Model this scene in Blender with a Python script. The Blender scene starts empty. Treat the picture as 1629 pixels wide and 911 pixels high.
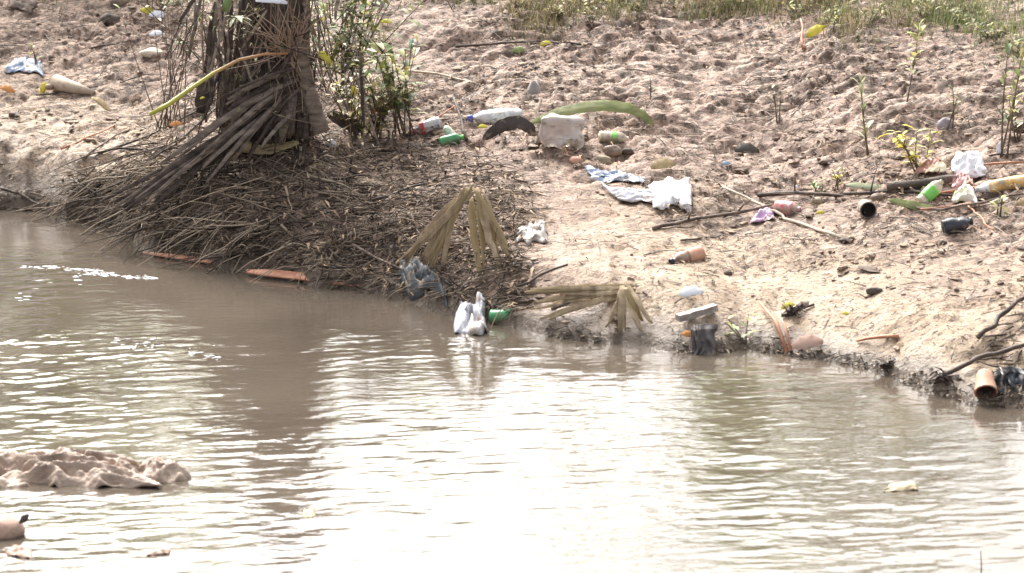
import bpy, math, random
import numpy as np
from mathutils import Vector, Matrix
R = math.radians
random.seed(7)
sc = bpy.context.scene
COL = sc.collection

# ------------------------------------------------------------ camera
CAMZ, PITCH, HF = 3.2, 12.9, 21.0
cam = bpy.data.cameras.new('camera'); camo = bpy.data.objects.new('camera', cam); COL.objects.link(camo)
cam.sensor_width = 36; cam.lens = 18/math.tan(R(HF/2)); cam.clip_start = .1; cam.clip_end = 2000
camo.location = (0, 0, CAMZ); camo.rotation_euler = (R(90-PITCH), 0, 0)
sc.camera = camo
cam.dof.use_dof = True; cam.dof.focus_distance = 15.5; cam.dof.aperture_fstop = 4.5

# ------------------------------------------------------------ light
SUN_EL, SUN_AZ = 44, -20
w = bpy.data.worlds.new('World'); sc.world = w; w.use_nodes = True
nt = w.node_tree; nt.nodes.clear()
sky = nt.nodes.new('ShaderNodeTexSky'); sky.sky_type = 'NISHITA'; sky.sun_disc = False
sky.sun_elevation = R(SUN_EL); sky.sun_rotation = R(SUN_AZ); sky.dust_density = 8; sky.air_density = 1.0
hs = nt.nodes.new('ShaderNodeHueSaturation'); hs.inputs['Saturation'].default_value = .30
bg = nt.nodes.new('ShaderNodeBackground'); bg.inputs[1].default_value = .15
wo = nt.nodes.new('ShaderNodeOutputWorld')
nt.links.new(sky.outputs[0], hs.inputs['Color']); nt.links.new(hs.outputs[0], bg.inputs[0]); nt.links.new(bg.outputs[0], wo.inputs[0])
sl = bpy.data.lights.new('sun', 'SUN'); sl.energy = 1.5; sl.angle = R(22); sl.color = (1, .955, .90)
so = bpy.data.objects.new('sun', sl); COL.objects.link(so)
sd = Vector((math.sin(R(SUN_AZ))*math.cos(R(SUN_EL)), math.cos(R(SUN_AZ))*math.cos(R(SUN_EL)), math.sin(R(SUN_EL))))
so.rotation_euler = sd.to_track_quat('Z', 'Y').to_euler()
sc.view_settings.view_transform = 'Standard'; sc.view_settings.look = 'None'
sc.view_settings.exposure = 1.56; sc.view_settings.gamma = 1

# ------------------------------------------------------------ noise + terrain function
def _h(ix, iy, s):
    n = (ix.astype(np.int64)*374761393 + iy.astype(np.int64)*668265263 + s*2246822519) & 0x7fffffff
    n = ((n ^ (n >> 13))*1274126177) & 0x7fffffff
    n = n ^ (n >> 16)
    return (n & 0xffff)/32767.5 - 1
def vn(x, y, s=0):
    x = np.asarray(x, float); y = np.asarray(y, float)
    ix = np.floor(x); iy = np.floor(y); fx = x-ix; fy = y-iy
    u = fx*fx*fx*(fx*(fx*6-15)+10); v = fy*fy*fy*(fy*(fy*6-15)+10)
    a = _h(ix, iy, s); b = _h(ix+1, iy, s); c = _h(ix, iy+1, s); d = _h(ix+1, iy+1, s)
    return (a+(b-a)*u)*(1-v) + (c+(d-c)*u)*v
def fbm(x, y, s=0, o=4, g=.5):
    t = 0; a = 1; n = 0
    for k in range(o):
        c, q = math.cos(.6*k), math.sin(.6*k)
        t = t + a*vn((x*c-y*q)*2**k, (x*q+y*c)*2**k, s+k*17); n += a; a *= g
    return t/n
def sst(a, b, x):
    t = np.clip((x-a)/(b-a), 0, 1); return t*t*(3-2*t)

FPX = 1629/2/math.tan(R(HF/2)); cP, sP = math.cos(R(PITCH)), math.sin(R(PITCH))
def ray(px, py):
    u = (px-814.5)/FPX; v = -(py-455.5)/FPX
    return u, cP+v*sP, -sP+v*cP
def wat(px, py, z=0.0):
    dx, dy, dz = ray(px, py); t = (z-CAMZ)/dz
    return Vector((dx*t, dy*t, z))
def pl(px, py, Y):
    dx, dy, dz = ray(px, py); t = Y/dy
    return Vector((dx*t, Y, CAMZ+dz*t))

SH = [(-900, 322), (-300, 328), (0, 336), (60, 338), (130, 345), (200, 368), (245, 402), (380, 432), (500, 452), (620, 470), (720, 500), (860, 530),
      (1000, 548), (1100, 562), (1170, 556), (1250, 562), (1310, 572), (1400, 592), (1480, 618), (1560, 642), (1629, 650), (1800, 668), (2400, 700)]
_sp = [wat(*p) for p in SH]; SX = np.array([p.x for p in _sp]); SY = np.array([p.y for p in _sp])
def shore(x):
    return np.interp(x, SX, SY) + .045*vn(np.asarray(x)*3.1, 0*x, 5) + .045*vn(np.asarray(x)*7, 0*x, 6) + .018*vn(np.asarray(x)*19, 0*x, 7)
def shx(px, py): return float(wat(px, py).x)
def Hbase(x, y):
    d = y - shore(x)
    lip = np.interp(x, [-3.2, -2.2, -1.5, -.6, .6, 1.4, 2.4, 3.2], [.26, .27, .20, .22, .16, .11, .15, .26])
    wd = np.interp(x, [-3, -2, -1, .6, 1.4, 2.4, 3.2], [.35, .35, .55, .5, .6, .8, .7])
    dp = np.maximum(d, 0)
    z = lip*sst(0, 1, dp/wd)*.75 + lip*.25*sst(0, .12, dp/wd) + .155*dp
    z = z + .09*np.maximum(0, np.minimum(y, 24)-17.2)
    z = np.where(y > 24, z - .155*(y-24)*sst(24, 26, y), z)
    z = np.where(d < 0, np.maximum(-.45*(-d), -.8) - .006, z)
    # heap of roots below the stump
    z = z + .20*np.exp(-((x+1.45)/.55)**2 - ((y-15.35)/.55)**2)*sst(-.05, .35, d)
    z = z + .10*np.exp(-((x+1.3)/.35)**2 - ((y-16.1)/.5)**2)
    return z, d
def H(x, y):
    x = np.asarray(x, float); y = np.asarray(y, float)
    z, d = Hbase(x, y)
    land = sst(0, .35, d)
    rough = np.clip(.20 + .7*sst(1.1, 2.2, d) + .9*fbm(x*1.1, y*1.1, 31, 3), .16, 1.15)
    rough = np.where(x < -.3, np.maximum(rough, .62), rough)
    big = .055*fbm(x*1.3, y*1.3, 3, 3)
    c1 = fbm(x*3.6+.5*vn(x*7, y*9, 77), y*6.5+.5*vn(x*5, y*8, 78), 11, 4, .55)
    c2 = fbm(x*10+.8*vn(x*11, y*13, 79), y*17, 21, 3)
    c3 = vn(x*26, y*36, 25)
    clod = .034*np.maximum(c1, -.12) - .09*np.maximum(0, -c1-.22) + .013*c2 - .05*np.maximum(0, -c2-.26) + .004*c3 - .020*sst(.12, .22, fbm(x*5, y*8, 27, 3))
    step = .035*sst(-.05, .05, fbm(x*2.3, y*2.8, 41, 3))      # small broken ledges
    face = np.exp(-((d-.35)/.28)**2)*sst(1.6, 2.4, x)        # crumbling face at the right
    z = z + land*(big + rough*clod + .6*rough*step) + face*(.05*fbm(x*7, y*9, 51, 3) - .09*np.maximum(0, fbm(x*6, y*8, 53, 3)-.12))
    return z
def h1(x, y): return float(H(np.array([x]), np.array([y]))[0])
def at(px, py, lift=0.0):
    dx, dy, dz = ray(px, py)
    lo, hi = 8.5, 26.
    for n in (110, 30, 12):
        ys = np.linspace(lo, hi, n); t = ys/dy
        zz = CAMZ + dz*t; g = np.maximum(H(dx*t, ys), 0)
        k = int(np.argmax(zz <= g)) if (zz <= g).any() else len(ys)-1
        lo, hi = ys[max(k-1, 0)], ys[k]
    return Vector((dx*t[k], ys[k], float(g[k])+lift))
def mpp(p): return p.length and (Vector((p.x, p.y, p.z-CAMZ)).length/FPX)      # metres per photo pixel at p

# ------------------------------------------------------------ materials
MATS = {}
def ramp(nt, stops):
    r = nt.nodes.new('ShaderNodeValToRGB'); e = r.color_ramp.elements
    while len(e) < len(stops): e.new(.5)
    for q, (p, c) in zip(e, stops): q.position = p; q.color = (*c, 1)
    return r
def mat(name, cols, rough=.7, scale=8, bump=.2, bscale=40, island=False, trans=0.0, spec=.4, stretch=(1, 1, 1), subs=0.0, det=5, dirt=0.0):
    if name in MATS: return MATS[name]
    m = bpy.data.materials.new(name); m.use_nodes = True; t = m.node_tree; b = t.nodes['Principled BSDF']
    tc = t.nodes.new('ShaderNodeTexCoord'); mp = t.nodes.new('ShaderNodeMapping'); mp.inputs['Scale'].default_value = stretch
    t.links.new(tc.outputs['Object'], mp.inputs[0])
    n = t.nodes.new('ShaderNodeTexNoise'); n.inputs['Scale'].default_value = scale; n.inputs['Detail'].default_value = det
    t.links.new(mp.outputs[0], n.inputs['Vector'])
    if len(cols) == 1: cols = [tuple(c*.8 for c in cols[0]), cols[0], tuple(min(1, c*1.15) for c in cols[0])]
    k = len(cols)
    rp = ramp(t, [(.3+.4*i/(k-1), c) for i, c in enumerate(cols)])
    if island:
        g = t.nodes.new('ShaderNodeNewGeometry'); mx = t.nodes.new('ShaderNodeMath'); mx.operation = 'MULTIPLY_ADD'
        mx.inputs[1].default_value = .7; t.links.new(g.outputs['Random Per Island'], mx.inputs[0])
        m2 = t.nodes.new('ShaderNodeMath'); m2.operation = 'MULTIPLY'; m2.inputs[1].default_value = .35
        t.links.new(n.outputs[0], m2.inputs[0]); t.links.new(m2.outputs[0], mx.inputs[2]); t.links.new(mx.outputs[0], rp.inputs[0])
    else: t.links.new(n.outputs[0], rp.inputs[0])
    out = rp.outputs[0]
    if dirt:
        nd = t.nodes.new('ShaderNodeTexNoise'); nd.inputs['Scale'].default_value = 16; nd.inputs['Detail'].default_value = 7; nd.inputs['Roughness'].default_value = .65; t.links.new(tc.outputs['Object'], nd.inputs['Vector'])
        mr = t.nodes.new('ShaderNodeMapRange'); mr.inputs['From Min'].default_value = .62-.22*dirt; mr.inputs['From Max'].default_value = .70-.16*dirt; mr.inputs['To Max'].default_value = .85; t.links.new(nd.outputs[0], mr.inputs[0])
        mm = t.nodes.new('ShaderNodeMix'); mm.data_type = 'RGBA'; mm.inputs[7].default_value = (.30, .225, .155, 1); t.links.new(mr.outputs[0], mm.inputs[0]); t.links.new(out, mm.inputs[6]); out = mm.outputs[2]
    t.links.new(out, b.inputs['Base Color'])
    b.inputs['Roughness'].default_value = rough; b.inputs['Specular IOR Level'].default_value = spec
    if trans: b.inputs['Transmission Weight'].default_value = trans
    if bump:
        n2 = t.nodes.new('ShaderNodeTexNoise'); n2.inputs['Scale'].default_value = bscale; n2.inputs['Detail'].default_value = 4
        t.links.new(mp.outputs[0], n2.inputs['Vector'])
        bp = t.nodes.new('ShaderNodeBump'); bp.inputs['Strength'].default_value = bump; bp.inputs['Distance'].default_value = .01
        t.links.new(n2.outputs[0], bp.inputs['Height']); t.links.new(bp.outputs[0], b.inputs['Normal'])
    if subs:
        tr = t.nodes.new('ShaderNodeBsdfTranslucent'); ms = t.nodes.new('ShaderNodeMixShader'); ms.inputs[0].default_value = subs
        t.links.new(rp.outputs[0], tr.inputs[0]); t.links.new(b.outputs[0], ms.inputs[1]); t.links.new(tr.outputs[0], ms.inputs[2])
        t.links.new(ms.outputs[0], t.nodes['Material Output'].inputs[0])
    MATS[name] = m; return m

def ground_mat():
    m = bpy.data.materials.new('river_mud'); m.use_nodes = True; t = m.node_tree; b = t.nodes['Principled BSDF']; L = t.links.new
    tc = t.nodes.new('ShaderNodeTexCoord')
    def noise(s, d=6, r=.55, off=0, st=(1, 1, 1)):
        mp = t.nodes.new('ShaderNodeMapping'); mp.inputs['Location'].default_value = (off, off*.7, 0); mp.inputs['Scale'].default_value = st
        n = t.nodes.new('ShaderNodeTexNoise'); n.inputs['Scale'].default_value = s; n.inputs['Detail'].default_value = d; n.inputs['Roughness'].default_value = r
        L(tc.outputs['Object'], mp.inputs[0]); L(mp.outputs[0], n.inputs['Vector']); return n.outputs[0]
    def mix(f, a, c):
        x = t.nodes.new('ShaderNodeMix'); x.data_type = 'RGBA'
        if isinstance(f, float): x.inputs[0].default_value = f
        else: L(f, x.inputs[0])
        for v, i in ((a, 6), (c, 7)):
            if isinstance(v, tuple): x.inputs[i].default_value = (*v, 1)
            else: L(v, x.inputs[i])
        return x.outputs[2]
    def rmp(src, a, bb):
        r = t.nodes.new('ShaderNodeMapRange'); r.inputs['From Min'].default_value = a; r.inputs['From Max'].default_value = bb; L(src, r.inputs[0]); r.clamp = True
        return r.outputs[0]
    att = t.nodes.new('ShaderNodeAttribute'); att.attribute_name = 'zone'
    sep = t.nodes.new('ShaderNodeSeparateColor'); L(att.outputs['Color'], sep.inputs[0])
    pink = mix(rmp(noise(2.2, 6), .35, .65), (.235, .152, .112), (.37, .258, .195))
    tan = mix(rmp(noise(3.0, 6, .55, 5), .35, .65), (.28, .195, .12), (.39, .288, .188))
    c = mix(sep.outputs[0], pink, tan)
    # thin crust of dried pale silt
    c = mix(rmp(noise(9, 8, .65, 3), .52, .68), c, (.46, .345, .265))
    # organic dark matter
    f1 = rmp(noise(13, 9, .68, 11, (1, 1.25, 1)), .495, .535)
    mlt = t.nodes.new('ShaderNodeMath'); mlt.operation = 'MULTIPLY'; L(f1, mlt.inputs[0]); L(sep.outputs[1], mlt.inputs[1])
    c = mix(mlt.outputs[0], c, (.10, .067, .048))
    f2 = rmp(noise(42, 5, .6, 21, (1, 1.4, 1)), .56, .60)
    c = mix(f2, c, (.085, .06, .044))
    c = mix(rmp(sep.outputs[2], .62, .95), c, (.135, .10, .07))
    L(c, b.inputs['Base Color'])
    # wetness
    ro = t.nodes.new('ShaderNodeMapRange'); L(sep.outputs[2], ro.inputs[0]); ro.inputs['To Min'].default_value = .72; ro.inputs['To Max'].default_value = .3
    L(ro.outputs[0], b.inputs['Roughness']); b.inputs['Specular IOR Level'].default_value = .35
    bp = t.nodes.new('ShaderNodeBump'); bp.inputs['Strength'].default_value = .9; bp.inputs['Distance'].default_value = .02
    L(noise(34, 8, .65, 2), bp.inputs['Height'])
    bp2 = t.nodes.new('ShaderNodeBump'); bp2.inputs['Strength'].default_value = .5; bp2.inputs['Distance'].default_value = .006
    L(noise(120, 4, .6, 9), bp2.inputs['Height']); L(bp.outputs[0], bp2.inputs['Normal'])
    L(bp2.outputs[0], b.inputs['Normal'])
    return m

def water_mat():
    m = bpy.data.materials.new('muddy_water'); m.use_nodes = True; t = m.node_tree; b = t.nodes['Principled BSDF']; L = t.links.new
    tc = t.nodes.new('ShaderNodeTexCoord')
    n = t.nodes.new('ShaderNodeTexNoise'); n.inputs['Scale'].default_value = .9; n.inputs['Detail'].default_value = 4
    L(tc.outputs['Object'], n.inputs['Vector'])
    r = ramp(t, [(.35, (.070, .056, .043)), (.65, (.105, .085, .065))]); L(n.outputs[0], r.inputs[0]); L(r.outputs[0], b.inputs['Base Color'])
    b.inputs['Roughness'].default_value = .06; b.inputs['IOR'].default_value = 1.56; b.inputs['Specular IOR Level'].default_value = .5
    mp = t.nodes.new('ShaderNodeMapping'); mp.inputs['Scale'].default_value = (.7, 1.3, 1); L(tc.outputs['Object'], mp.inputs[0])
    n2 = t.nodes.new('ShaderNodeTexNoise'); n2.inputs['Scale'].default_value = 26; n2.inputs['Detail'].default_value = 3; L(mp.outputs[0], n2.inputs['Vector'])
    bp = t.nodes.new('ShaderNodeBump'); bp.inputs['Strength'].default_value = .14; bp.inputs['Distance'].default_value = .01
    L(n2.outputs[0], bp.inputs['Height']); L(bp.outputs[0], b.inputs['Normal'])
    return m

# ------------------------------------------------------------ tags
def tag(o, label=None, cat=None, group=None, kind=None):
    if label: o['label'] = label
    if cat: o['category'] = cat
    if group: o['group'] = group
    if kind: o['kind'] = kind
    return o
def thing(name, label, cat, loc=(0, 0, 0), group=None):
    o = bpy.data.objects.new(name, None); COL.objects.link(o); o.location = loc; o.empty_display_size = .05
    return tag(o, label, cat, group)

class MB:
    def __init__(s): s.v = []; s.f = []
    def add(s, vs, fs):
        k = len(s.v); s.v += [tuple(v) for v in vs]; s.f += [tuple(i+k for i in f) for f in fs]
    def tube(s, pts, r0, r1, n=6, jit=0.0, cap=True, rad=None):
        pts = [Vector(p) for p in pts]; vs = []; fs = []; m = len(pts)
        up = Vector((.3, .2, 1)).normalized()
        for i, p in enumerate(pts):
            t = (pts[min(i+1, m-1)]-pts[max(i-1, 0)]).normalized()
            a = t.cross(up)
            if a.length < .1: a = t.cross(Vector((1, 0, 0)))
            a.normalize(); b = t.cross(a)
            r = rad[i] if rad else r0+(r1-r0)*i/(m-1)
            for k in range(n):
                q = 2*math.pi*k/n; rr = r*(1+random.uniform(-jit, jit))
                vs.append(p+a*math.cos(q)*rr+b*math.sin(q)*rr)
        for i in range(m-1):
            for k in range(n): fs.append((i*n+k, i*n+(k+1) % n, (i+1)*n+(k+1) % n, (i+1)*n+k))
        if cap: fs.append(tuple(range(n-1, -1, -1))); fs.append(tuple((m-1)*n+k for k in range(n)))
        s.add(vs, fs)
    def blade(s, pts, wid, nrm=(0, 0, 1), fold=.25, prof=None, rag=0.0):
        """a strip along pts, folded along its midrib; prof(t) scales the width"""
        pts = [Vector(p) for p in pts]; m = len(pts); vs = []; fs = []; nr = Vector(nrm)
        for i, p in enumerate(pts):
            t = (pts[min(i+1, m-1)]-pts[max(i-1, 0)]).normalized(); a = t.cross(nr)
            if a.length < .05: a = t.cross(Vector((1, 0, 0)))
            a.normalize(); b = a.cross(t)
            u = i/(m-1); ww = wid*.5*(prof(u) if prof else math.sin(math.pi*min(.97, max(.04, u)))**.6)
            wa, wb = ww*(1+U(-rag, rag)), ww*(1+U(-rag, rag))
            vs += [p+a*wa+b*wa*fold, p, p-a*wb+b*wb*fold]
        for i in range(m-1):
            k = i*3; fs += [(k, k+1, k+4, k+3), (k+1, k+2, k+5, k+4)]
        s.add(vs, fs)
    def blob(s, c, r, sq=(1, 1, 1), jit=.25, rz=0, seg=7, rings=5):
        vs = []; fs = []; c = Vector(c); q = Matrix.Rotation(rz, 3, 'Z')
        vs.append(c+q@Vector((0, 0, r*sq[2])))
        for i in range(1, rings):
            a = math.pi*i/rings
            for k in range(seg):
                g = 2*math.pi*k/seg; rr = r*(1+random.uniform(-jit, jit))
                vs.append(c+q@Vector((rr*math.sin(a)*math.cos(g)*sq[0], rr*math.sin(a)*math.sin(g)*sq[1], rr*math.cos(a)*sq[2])))
        vs.append(c-q@Vector((0, 0, r*sq[2])))
        for k in range(seg): fs.append((0, 1+k, 1+(k+1) % seg))
        for i in range(rings-2):
            for k in range(seg): o = 1+i*seg; fs.append((o+k, o+seg+k, o+seg+(k+1) % seg, o+(k+1) % seg))
        o = 1+(rings-2)*seg
        for k in range(seg): fs.append((o+k, len(vs)-1, o+(k+1) % seg))
        s.add(vs, fs)
    def lathe(s, prof, M, n=20, crush=0.0, seed=0, caps=True):
        """prof: (axial, radius) along local X; M places it"""
        vs = []; fs = []
        for i, (a, r) in enumerate(prof):
            for k in range(n):
                q = 2*math.pi*k/n
                rr = r*(1+crush*float(vn(np.array([a*22+seed]), np.array([math.cos(q)*1.6+seed*.7]))[0])) if crush else r
                vs.append(M@Vector((a, rr*math.cos(q), rr*math.sin(q)*(1-crush*.6))))
        for i in range(len(prof)-1):
            for k in range(n): fs.append((i*n+k, i*n+(k+1) % n, (i+1)*n+(k+1) % n, (i+1)*n+k))
        if caps: fs.append(tuple(range(n))); fs.append(tuple((len(prof)-1)*n+k for k in range(n-1, -1, -1)))
        s.add(vs, fs)
    def build(s, name, m, parent=None, smooth=True, solid=0.0, sub=0):
        me = bpy.data.meshes.new(name)
        if parent is not None:
            o0 = Vector(parent_world(parent)); vs = [tuple(Vector(v)-o0) for v in s.v]
            loc = (0, 0, 0)
        else:
            a = np.array(s.v); c = a.mean(0); c[2] = a[:, 2].min(); vs = [tuple(v) for v in (a-c)]; loc = tuple(c)
        me.from_pydata(vs, [], s.f); me.validate()
        if smooth: me.polygons.foreach_set('use_smooth', [True]*len(me.polygons))
        me.materials.append(m)
        o = bpy.data.objects.new(name, me); COL.objects.link(o); o.location = loc
        if parent is not None: o.parent = parent
        if solid: md = o.modifiers.new('solid', 'SOLIDIFY'); md.thickness = solid; md.offset = 0
        if sub: md = o.modifiers.new('sub', 'SUBSURF'); md.levels = md.render_levels = sub
        return o
def parent_world(p):
    v = Vector(p.location); q = p.parent
    while q is not None: v = v+Vector(q.location); q = q.parent
    return v
def U(a, b): return random.uniform(a, b)
def lerp(a, b, t): return a+(b-a)*t

# ------------------------------------------------------------ ground and water
def axis(fine0, fine1, step, far):
    a = list(np.arange(fine0, fine1, step)); s = step; lo = fine0; hi = fine1; L = []; Hh = []
    while lo > -far: s *= 1.25; lo -= s; L.append(lo)
    s = step
    while hi < far: s *= 1.25; Hh.append(hi); hi += s
    return np.array(L[::-1]+a+Hh)
def gridmesh(name, X, Y, Z, m):
    nx, ny = len(X), len(Y)
    gx, gy = np.meshgrid(X, Y); v = np.stack([gx.ravel(), gy.ravel(), Z.ravel()], 1).astype(np.float32)
    i, j = np.meshgrid(np.arange(nx-1), np.arange(ny-1)); k = (j*nx+i).ravel()
    f = np.stack([k, k+1, k+nx+1, k+nx], 1).astype(np.int32)
    me = bpy.data.meshes.new(name); me.vertices.add(len(v)); me.vertices.foreach_set('co', v.ravel())
    me.loops.add(f.size); me.loops.foreach_set('vertex_index', f.ravel()); me.polygons.add(len(f))
    me.polygons.foreach_set('loop_start', np.arange(0, f.size, 4, dtype=np.int32)); me.polygons.foreach_set('loop_total', np.full(len(f), 4, dtype=np.int32))
    me.update(); me.validate(); me.polygons.foreach_set('use_smooth', np.ones(len(f), bool)); me.materials.append(m)
    o = bpy.data.objects.new(name, me); COL.objects.link(o); return o
GX = axis(-3.9, 3.9, .0125, 160); GY = axis(11.2, 20.0, .016, 160)
gx, gy = np.meshgrid(GX, GY)
gz = H(gx, gy)
go = gridmesh('riverbank', GX, GY, gz, ground_mat()); go['kind'] = 'structure'
def h1(x, y, X=GX, Y=GY, Z=gz):
    i = min(max(int(np.searchsorted(X, x))-1, 0), len(X)-2); j = min(max(int(np.searchsorted(Y, y))-1, 0), len(Y)-2)
    u = (x-X[i])/(X[i+1]-X[i]); v = (y-Y[j])/(Y[j+1]-Y[j])
    return float((Z[j, i]*(1-u)+Z[j, i+1]*u)*(1-v)+(Z[j+1, i]*(1-u)+Z[j+1, i+1]*u)*v)
_, d = Hbase(gx, gy)
zr = np.clip(sst(2.2, .7, 0*d+d+.5*fbm(gx*1.2, gy*1.2, 61, 3))*sst(-.4, .9, gx) + sst(-1.4, -2.2, gx)*sst(2.3, .6, d)*.85, 0, 1)
zg = np.clip(.35+.55*fbm(gx*.8, gy*1.1, 71, 3)+.4*sst(.8, 1.8, d)+.3*sst(-.6, -1.0, gx)*sst(-2.2, -1.8, gx)+.3*sst(3.2, 4.3, d), .08, 1)
zb = np.clip(sst(.42, -.02, d+.10*fbm(gx*3, gy*3, 81, 3))*.9+.2*sst(1.4, .4, d), 0, 1)
ca = go.data.color_attributes.new('zone', 'FLOAT_COLOR', 'POINT')
ca.data.foreach_set('color', np.stack([zr.ravel(), zg.ravel(), zb.ravel(), np.ones(zr.size)], 1).astype(np.float32).ravel())

WX = axis(-3.6, 3.6, .013, 160); WY = axis(8.6, 17.2, .013, 160)
wx, wy = np.meshgrid(WX, WY)
near = sst(17.5, 16.8, wy)*sst(6, 8, wy)*sst(4.2, 3.4, np.abs(wx))
dsh = shore(wx)-wy
act = np.clip(.22+.62*sst(.5, 2.6, dsh)+.9*fbm(wx*.6+wy*.2, wy*1.5, 91, 3), .12, 1.25)         # livelier away from the bank
xr = wx*.985+wy*.17; yr = wy*.985-wx*.17
wz = act*(.0030*fbm(xr*2.4+.7*vn(wx*1.1, wy*1.1, 4), yr*5.5, 101, 2)
          + .0024*fbm(xr*6+.8*vn(wx*2, wy*2, 9), yr*17, 111, 2) + .0017*fbm(xr*12+.6*vn(wx*4, wy*4, 19), yr*32, 121, 2))
wz += .0006*fbm(wx*12, wy*24, 131, 2)
wo_ = gridmesh('water', WX, WY, wz*near, water_mat()); wo_['kind'] = 'structure'

# ------------------------------------------------------------ scattered stuff
M_litter = mat('dead_leaves', [(.05, .034, .025), (.09, .06, .042), (.17, .11, .072), (.33, .23, .14)], .8, island=True, bump=0)
M_twig = mat('dead_twigs', [(.045, .034, .026), (.09, .068, .052), (.17, .13, .10), (.32, .26, .2)], .8, island=True, bump=0)
M_clod = mat('mud_clods', [(.11, .078, .056), (.19, .135, .098), (.30, .22, .16)], .8, island=True, bump=.5, bscale=60)
M_root = mat('matted_roots', [(.035, .025, .018), (.075, .053, .038), (.14, .10, .072), (.27, .21, .15)], .85, island=True, bump=0)
M_grass = mat('dry_grass', [(.09, .095, .035), (.17, .17, .06), (.30, .26, .12), (.38, .30, .18)], .7, island=True, bump=0, subs=.25)
M_gr2 = mat('green_grass', [(.08, .11, .03), (.18, .22, .07), (.32, .33, .15)], .7, island=True, bump=0, subs=.25)

def tri_leaf(mb, p, L, W, a, tilt, curl):
    t = Vector((math.cos(a)*math.cos(tilt), math.sin(a)*math.cos(tilt), math.sin(tilt)))
    n = Vector((-t.x*math.tan(tilt)*.5, U(-.4, .4), 1)).normalized()
    mb.blade([p-t*L*.5, p+Vector((0, 0, curl)), p+t*L*.5], W, n, fold=U(.1, .5), prof=lambda u: .25 if u in (0, 1) else 1)
def rndpt(x0, x1, y0, y1):
    px, py = U(x0, x1), U(y0, y1); return px, py
def hv(x, y): return H(np.array(x), np.array(y))
# litter, sampled on the bank by true position
def bankpts(n, dens, xr=(-3.8, 3.8), yr=(12, 20)):
    x = np.random.RandomState(n).uniform(*xr, n*4); y = np.random.RandomState(n+1).uniform(*yr, n*4)
    _, dd = Hbase(x, y); pr = dens(x, y, dd)*(dd > .05)
    k = np.random.RandomState(n+2).uniform(0, 1, n*4) < pr
    x = x[k][:n]; y = y[k][:n]; return x, y, H(x, y)
def clump(x, y, s, sc_=2.0, lo=-.1, hi=.35): return sst(lo, hi, fbm(x*sc_, y*sc_, s, 3))
mb = MB()
x, y, z = bankpts(14000, lambda x, y, d: .12+.9*clump(x, y, 201)*sst(.3, 1.2, d))
for a, b, c in zip(x, y, z): tri_leaf(mb, Vector((a, b, c+.006)), U(.015, .05)*(2 if U(0, 1) < .04 else 1), U(.006, .018), U(-.6, .6)+(3.14 if U(0, 1) < .5 else 0) if U(0, 1) < .6 else U(0, 6.28), U(-.2, .35), U(0, .012))
tag(mb.build('leaf_litter', M_litter), kind='stuff')
mb = MB()
x, y, z = bankpts(5000, lambda x, y, d: .1+.9*clump(x, y, 221)*sst(.4, 1.3, d))
for a, b, c in zip(x, y, z):
    g = U(0, 6.28); L = U(.03, .16)*(1 if U(0, 1) < .8 else 1.8); v = Vector((math.cos(g), math.sin(g), U(-.1, .2)))
    p = Vector((a, b, c+.006)); q = p+v*L; q.z = max(q.z, h1(q.x, q.y)+.003)
    mb.tube([p, lerp(p, q, .5)+Vector((U(-.01, .01), U(-.01, .01), U(0, .01))), q], U(.0012, .0035), .001, 4, cap=False)
tag(mb.build('twig_litter', M_twig), kind='stuff')
mb = MB()
x, y, z = bankpts(2400, lambda x, y, d: .10+.9*clump(x, y, 241, 2.5))
for a, b, c in zip(x, y, z):
    r = U(.005, .016)*(1 if U(0, 1) < .94 else 2.0)
    mb.blob((a, b, c+r*.3), r, (U(1.2, 2.6), U(.8, 1.3), U(.3, .6)), .35, U(0, 3), 6, 4)
tag(mb.build('mud_clods', M_clod, smooth=False), kind='stuff')

# grass along the top of the bank
mb = MB(); mg = MB()
def tuft(px, py, hgt, n, spread, m, droop=.5):
    p = at(px, py)
    for _ in range(n):
        q = Vector((p.x+random.gauss(0, spread), p.y+random.gauss(0, spread), 0)); q.z = h1(q.x, q.y)-.005
        a = U(0, 6.28); L = hgt*U(.5, 1.2); k = U(.15, 1)*droop; dr = Vector((math.cos(a), math.sin(a), 0))
        m.blade([q, q+Vector((0, 0, L*.5))+dr*L*.2*k, q+Vector((0, 0, L*(.85-.3*k)))+dr*L*.65*k], U(.003, .007), dr, fold=.1, prof=lambda u: 1-.85*u)
for _ in range(400):
    px = U(800, 1700)
    if vn(np.array([px*.017]), np.array([9.]))[0] < -.25 and px < 1400: continue
    lim = np.interp(px, [800, 850, 1000, 1080, 1250, 1350, 1450, 1560, 1629, 1700], [26, 44, 58, 36, 38, 74, 56, 50, 120, 140])
    lim = lim*(.75+.5*float(vn(np.array([px*.02]), np.array([3.]))[0]))+(22 if U(0, 1) < .08 else 0); py = -40+(lim+40)*U(0, 1)**.8
    g = px > 1440 and U(0, 1) < .75 or U(0, 1) < .15
    tuft(px, py, U(.07, .17), 34, U(.05, .11), mg if g else mb, 1.5)
for _ in range(46):
    q_ = U(1440, 1660); tuft(q_, U(-20, 40+70*max(0, (q_-1500)/160)), U(.06, .14), 22, .05, mg if U(0, 1) < .7 else mb, 1.6)
for _ in range(60): tuft(U(60, 800), U(-50, 4), U(.06, .14), 24, .05, mb if U(0, 1) < .6 else mg, .9)
for _ in range(24): tuft(U(540, 620), U(40, 215), U(.05, .13), 16, .035, mb if U(0, 1) < .7 else mg, .9)
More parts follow.
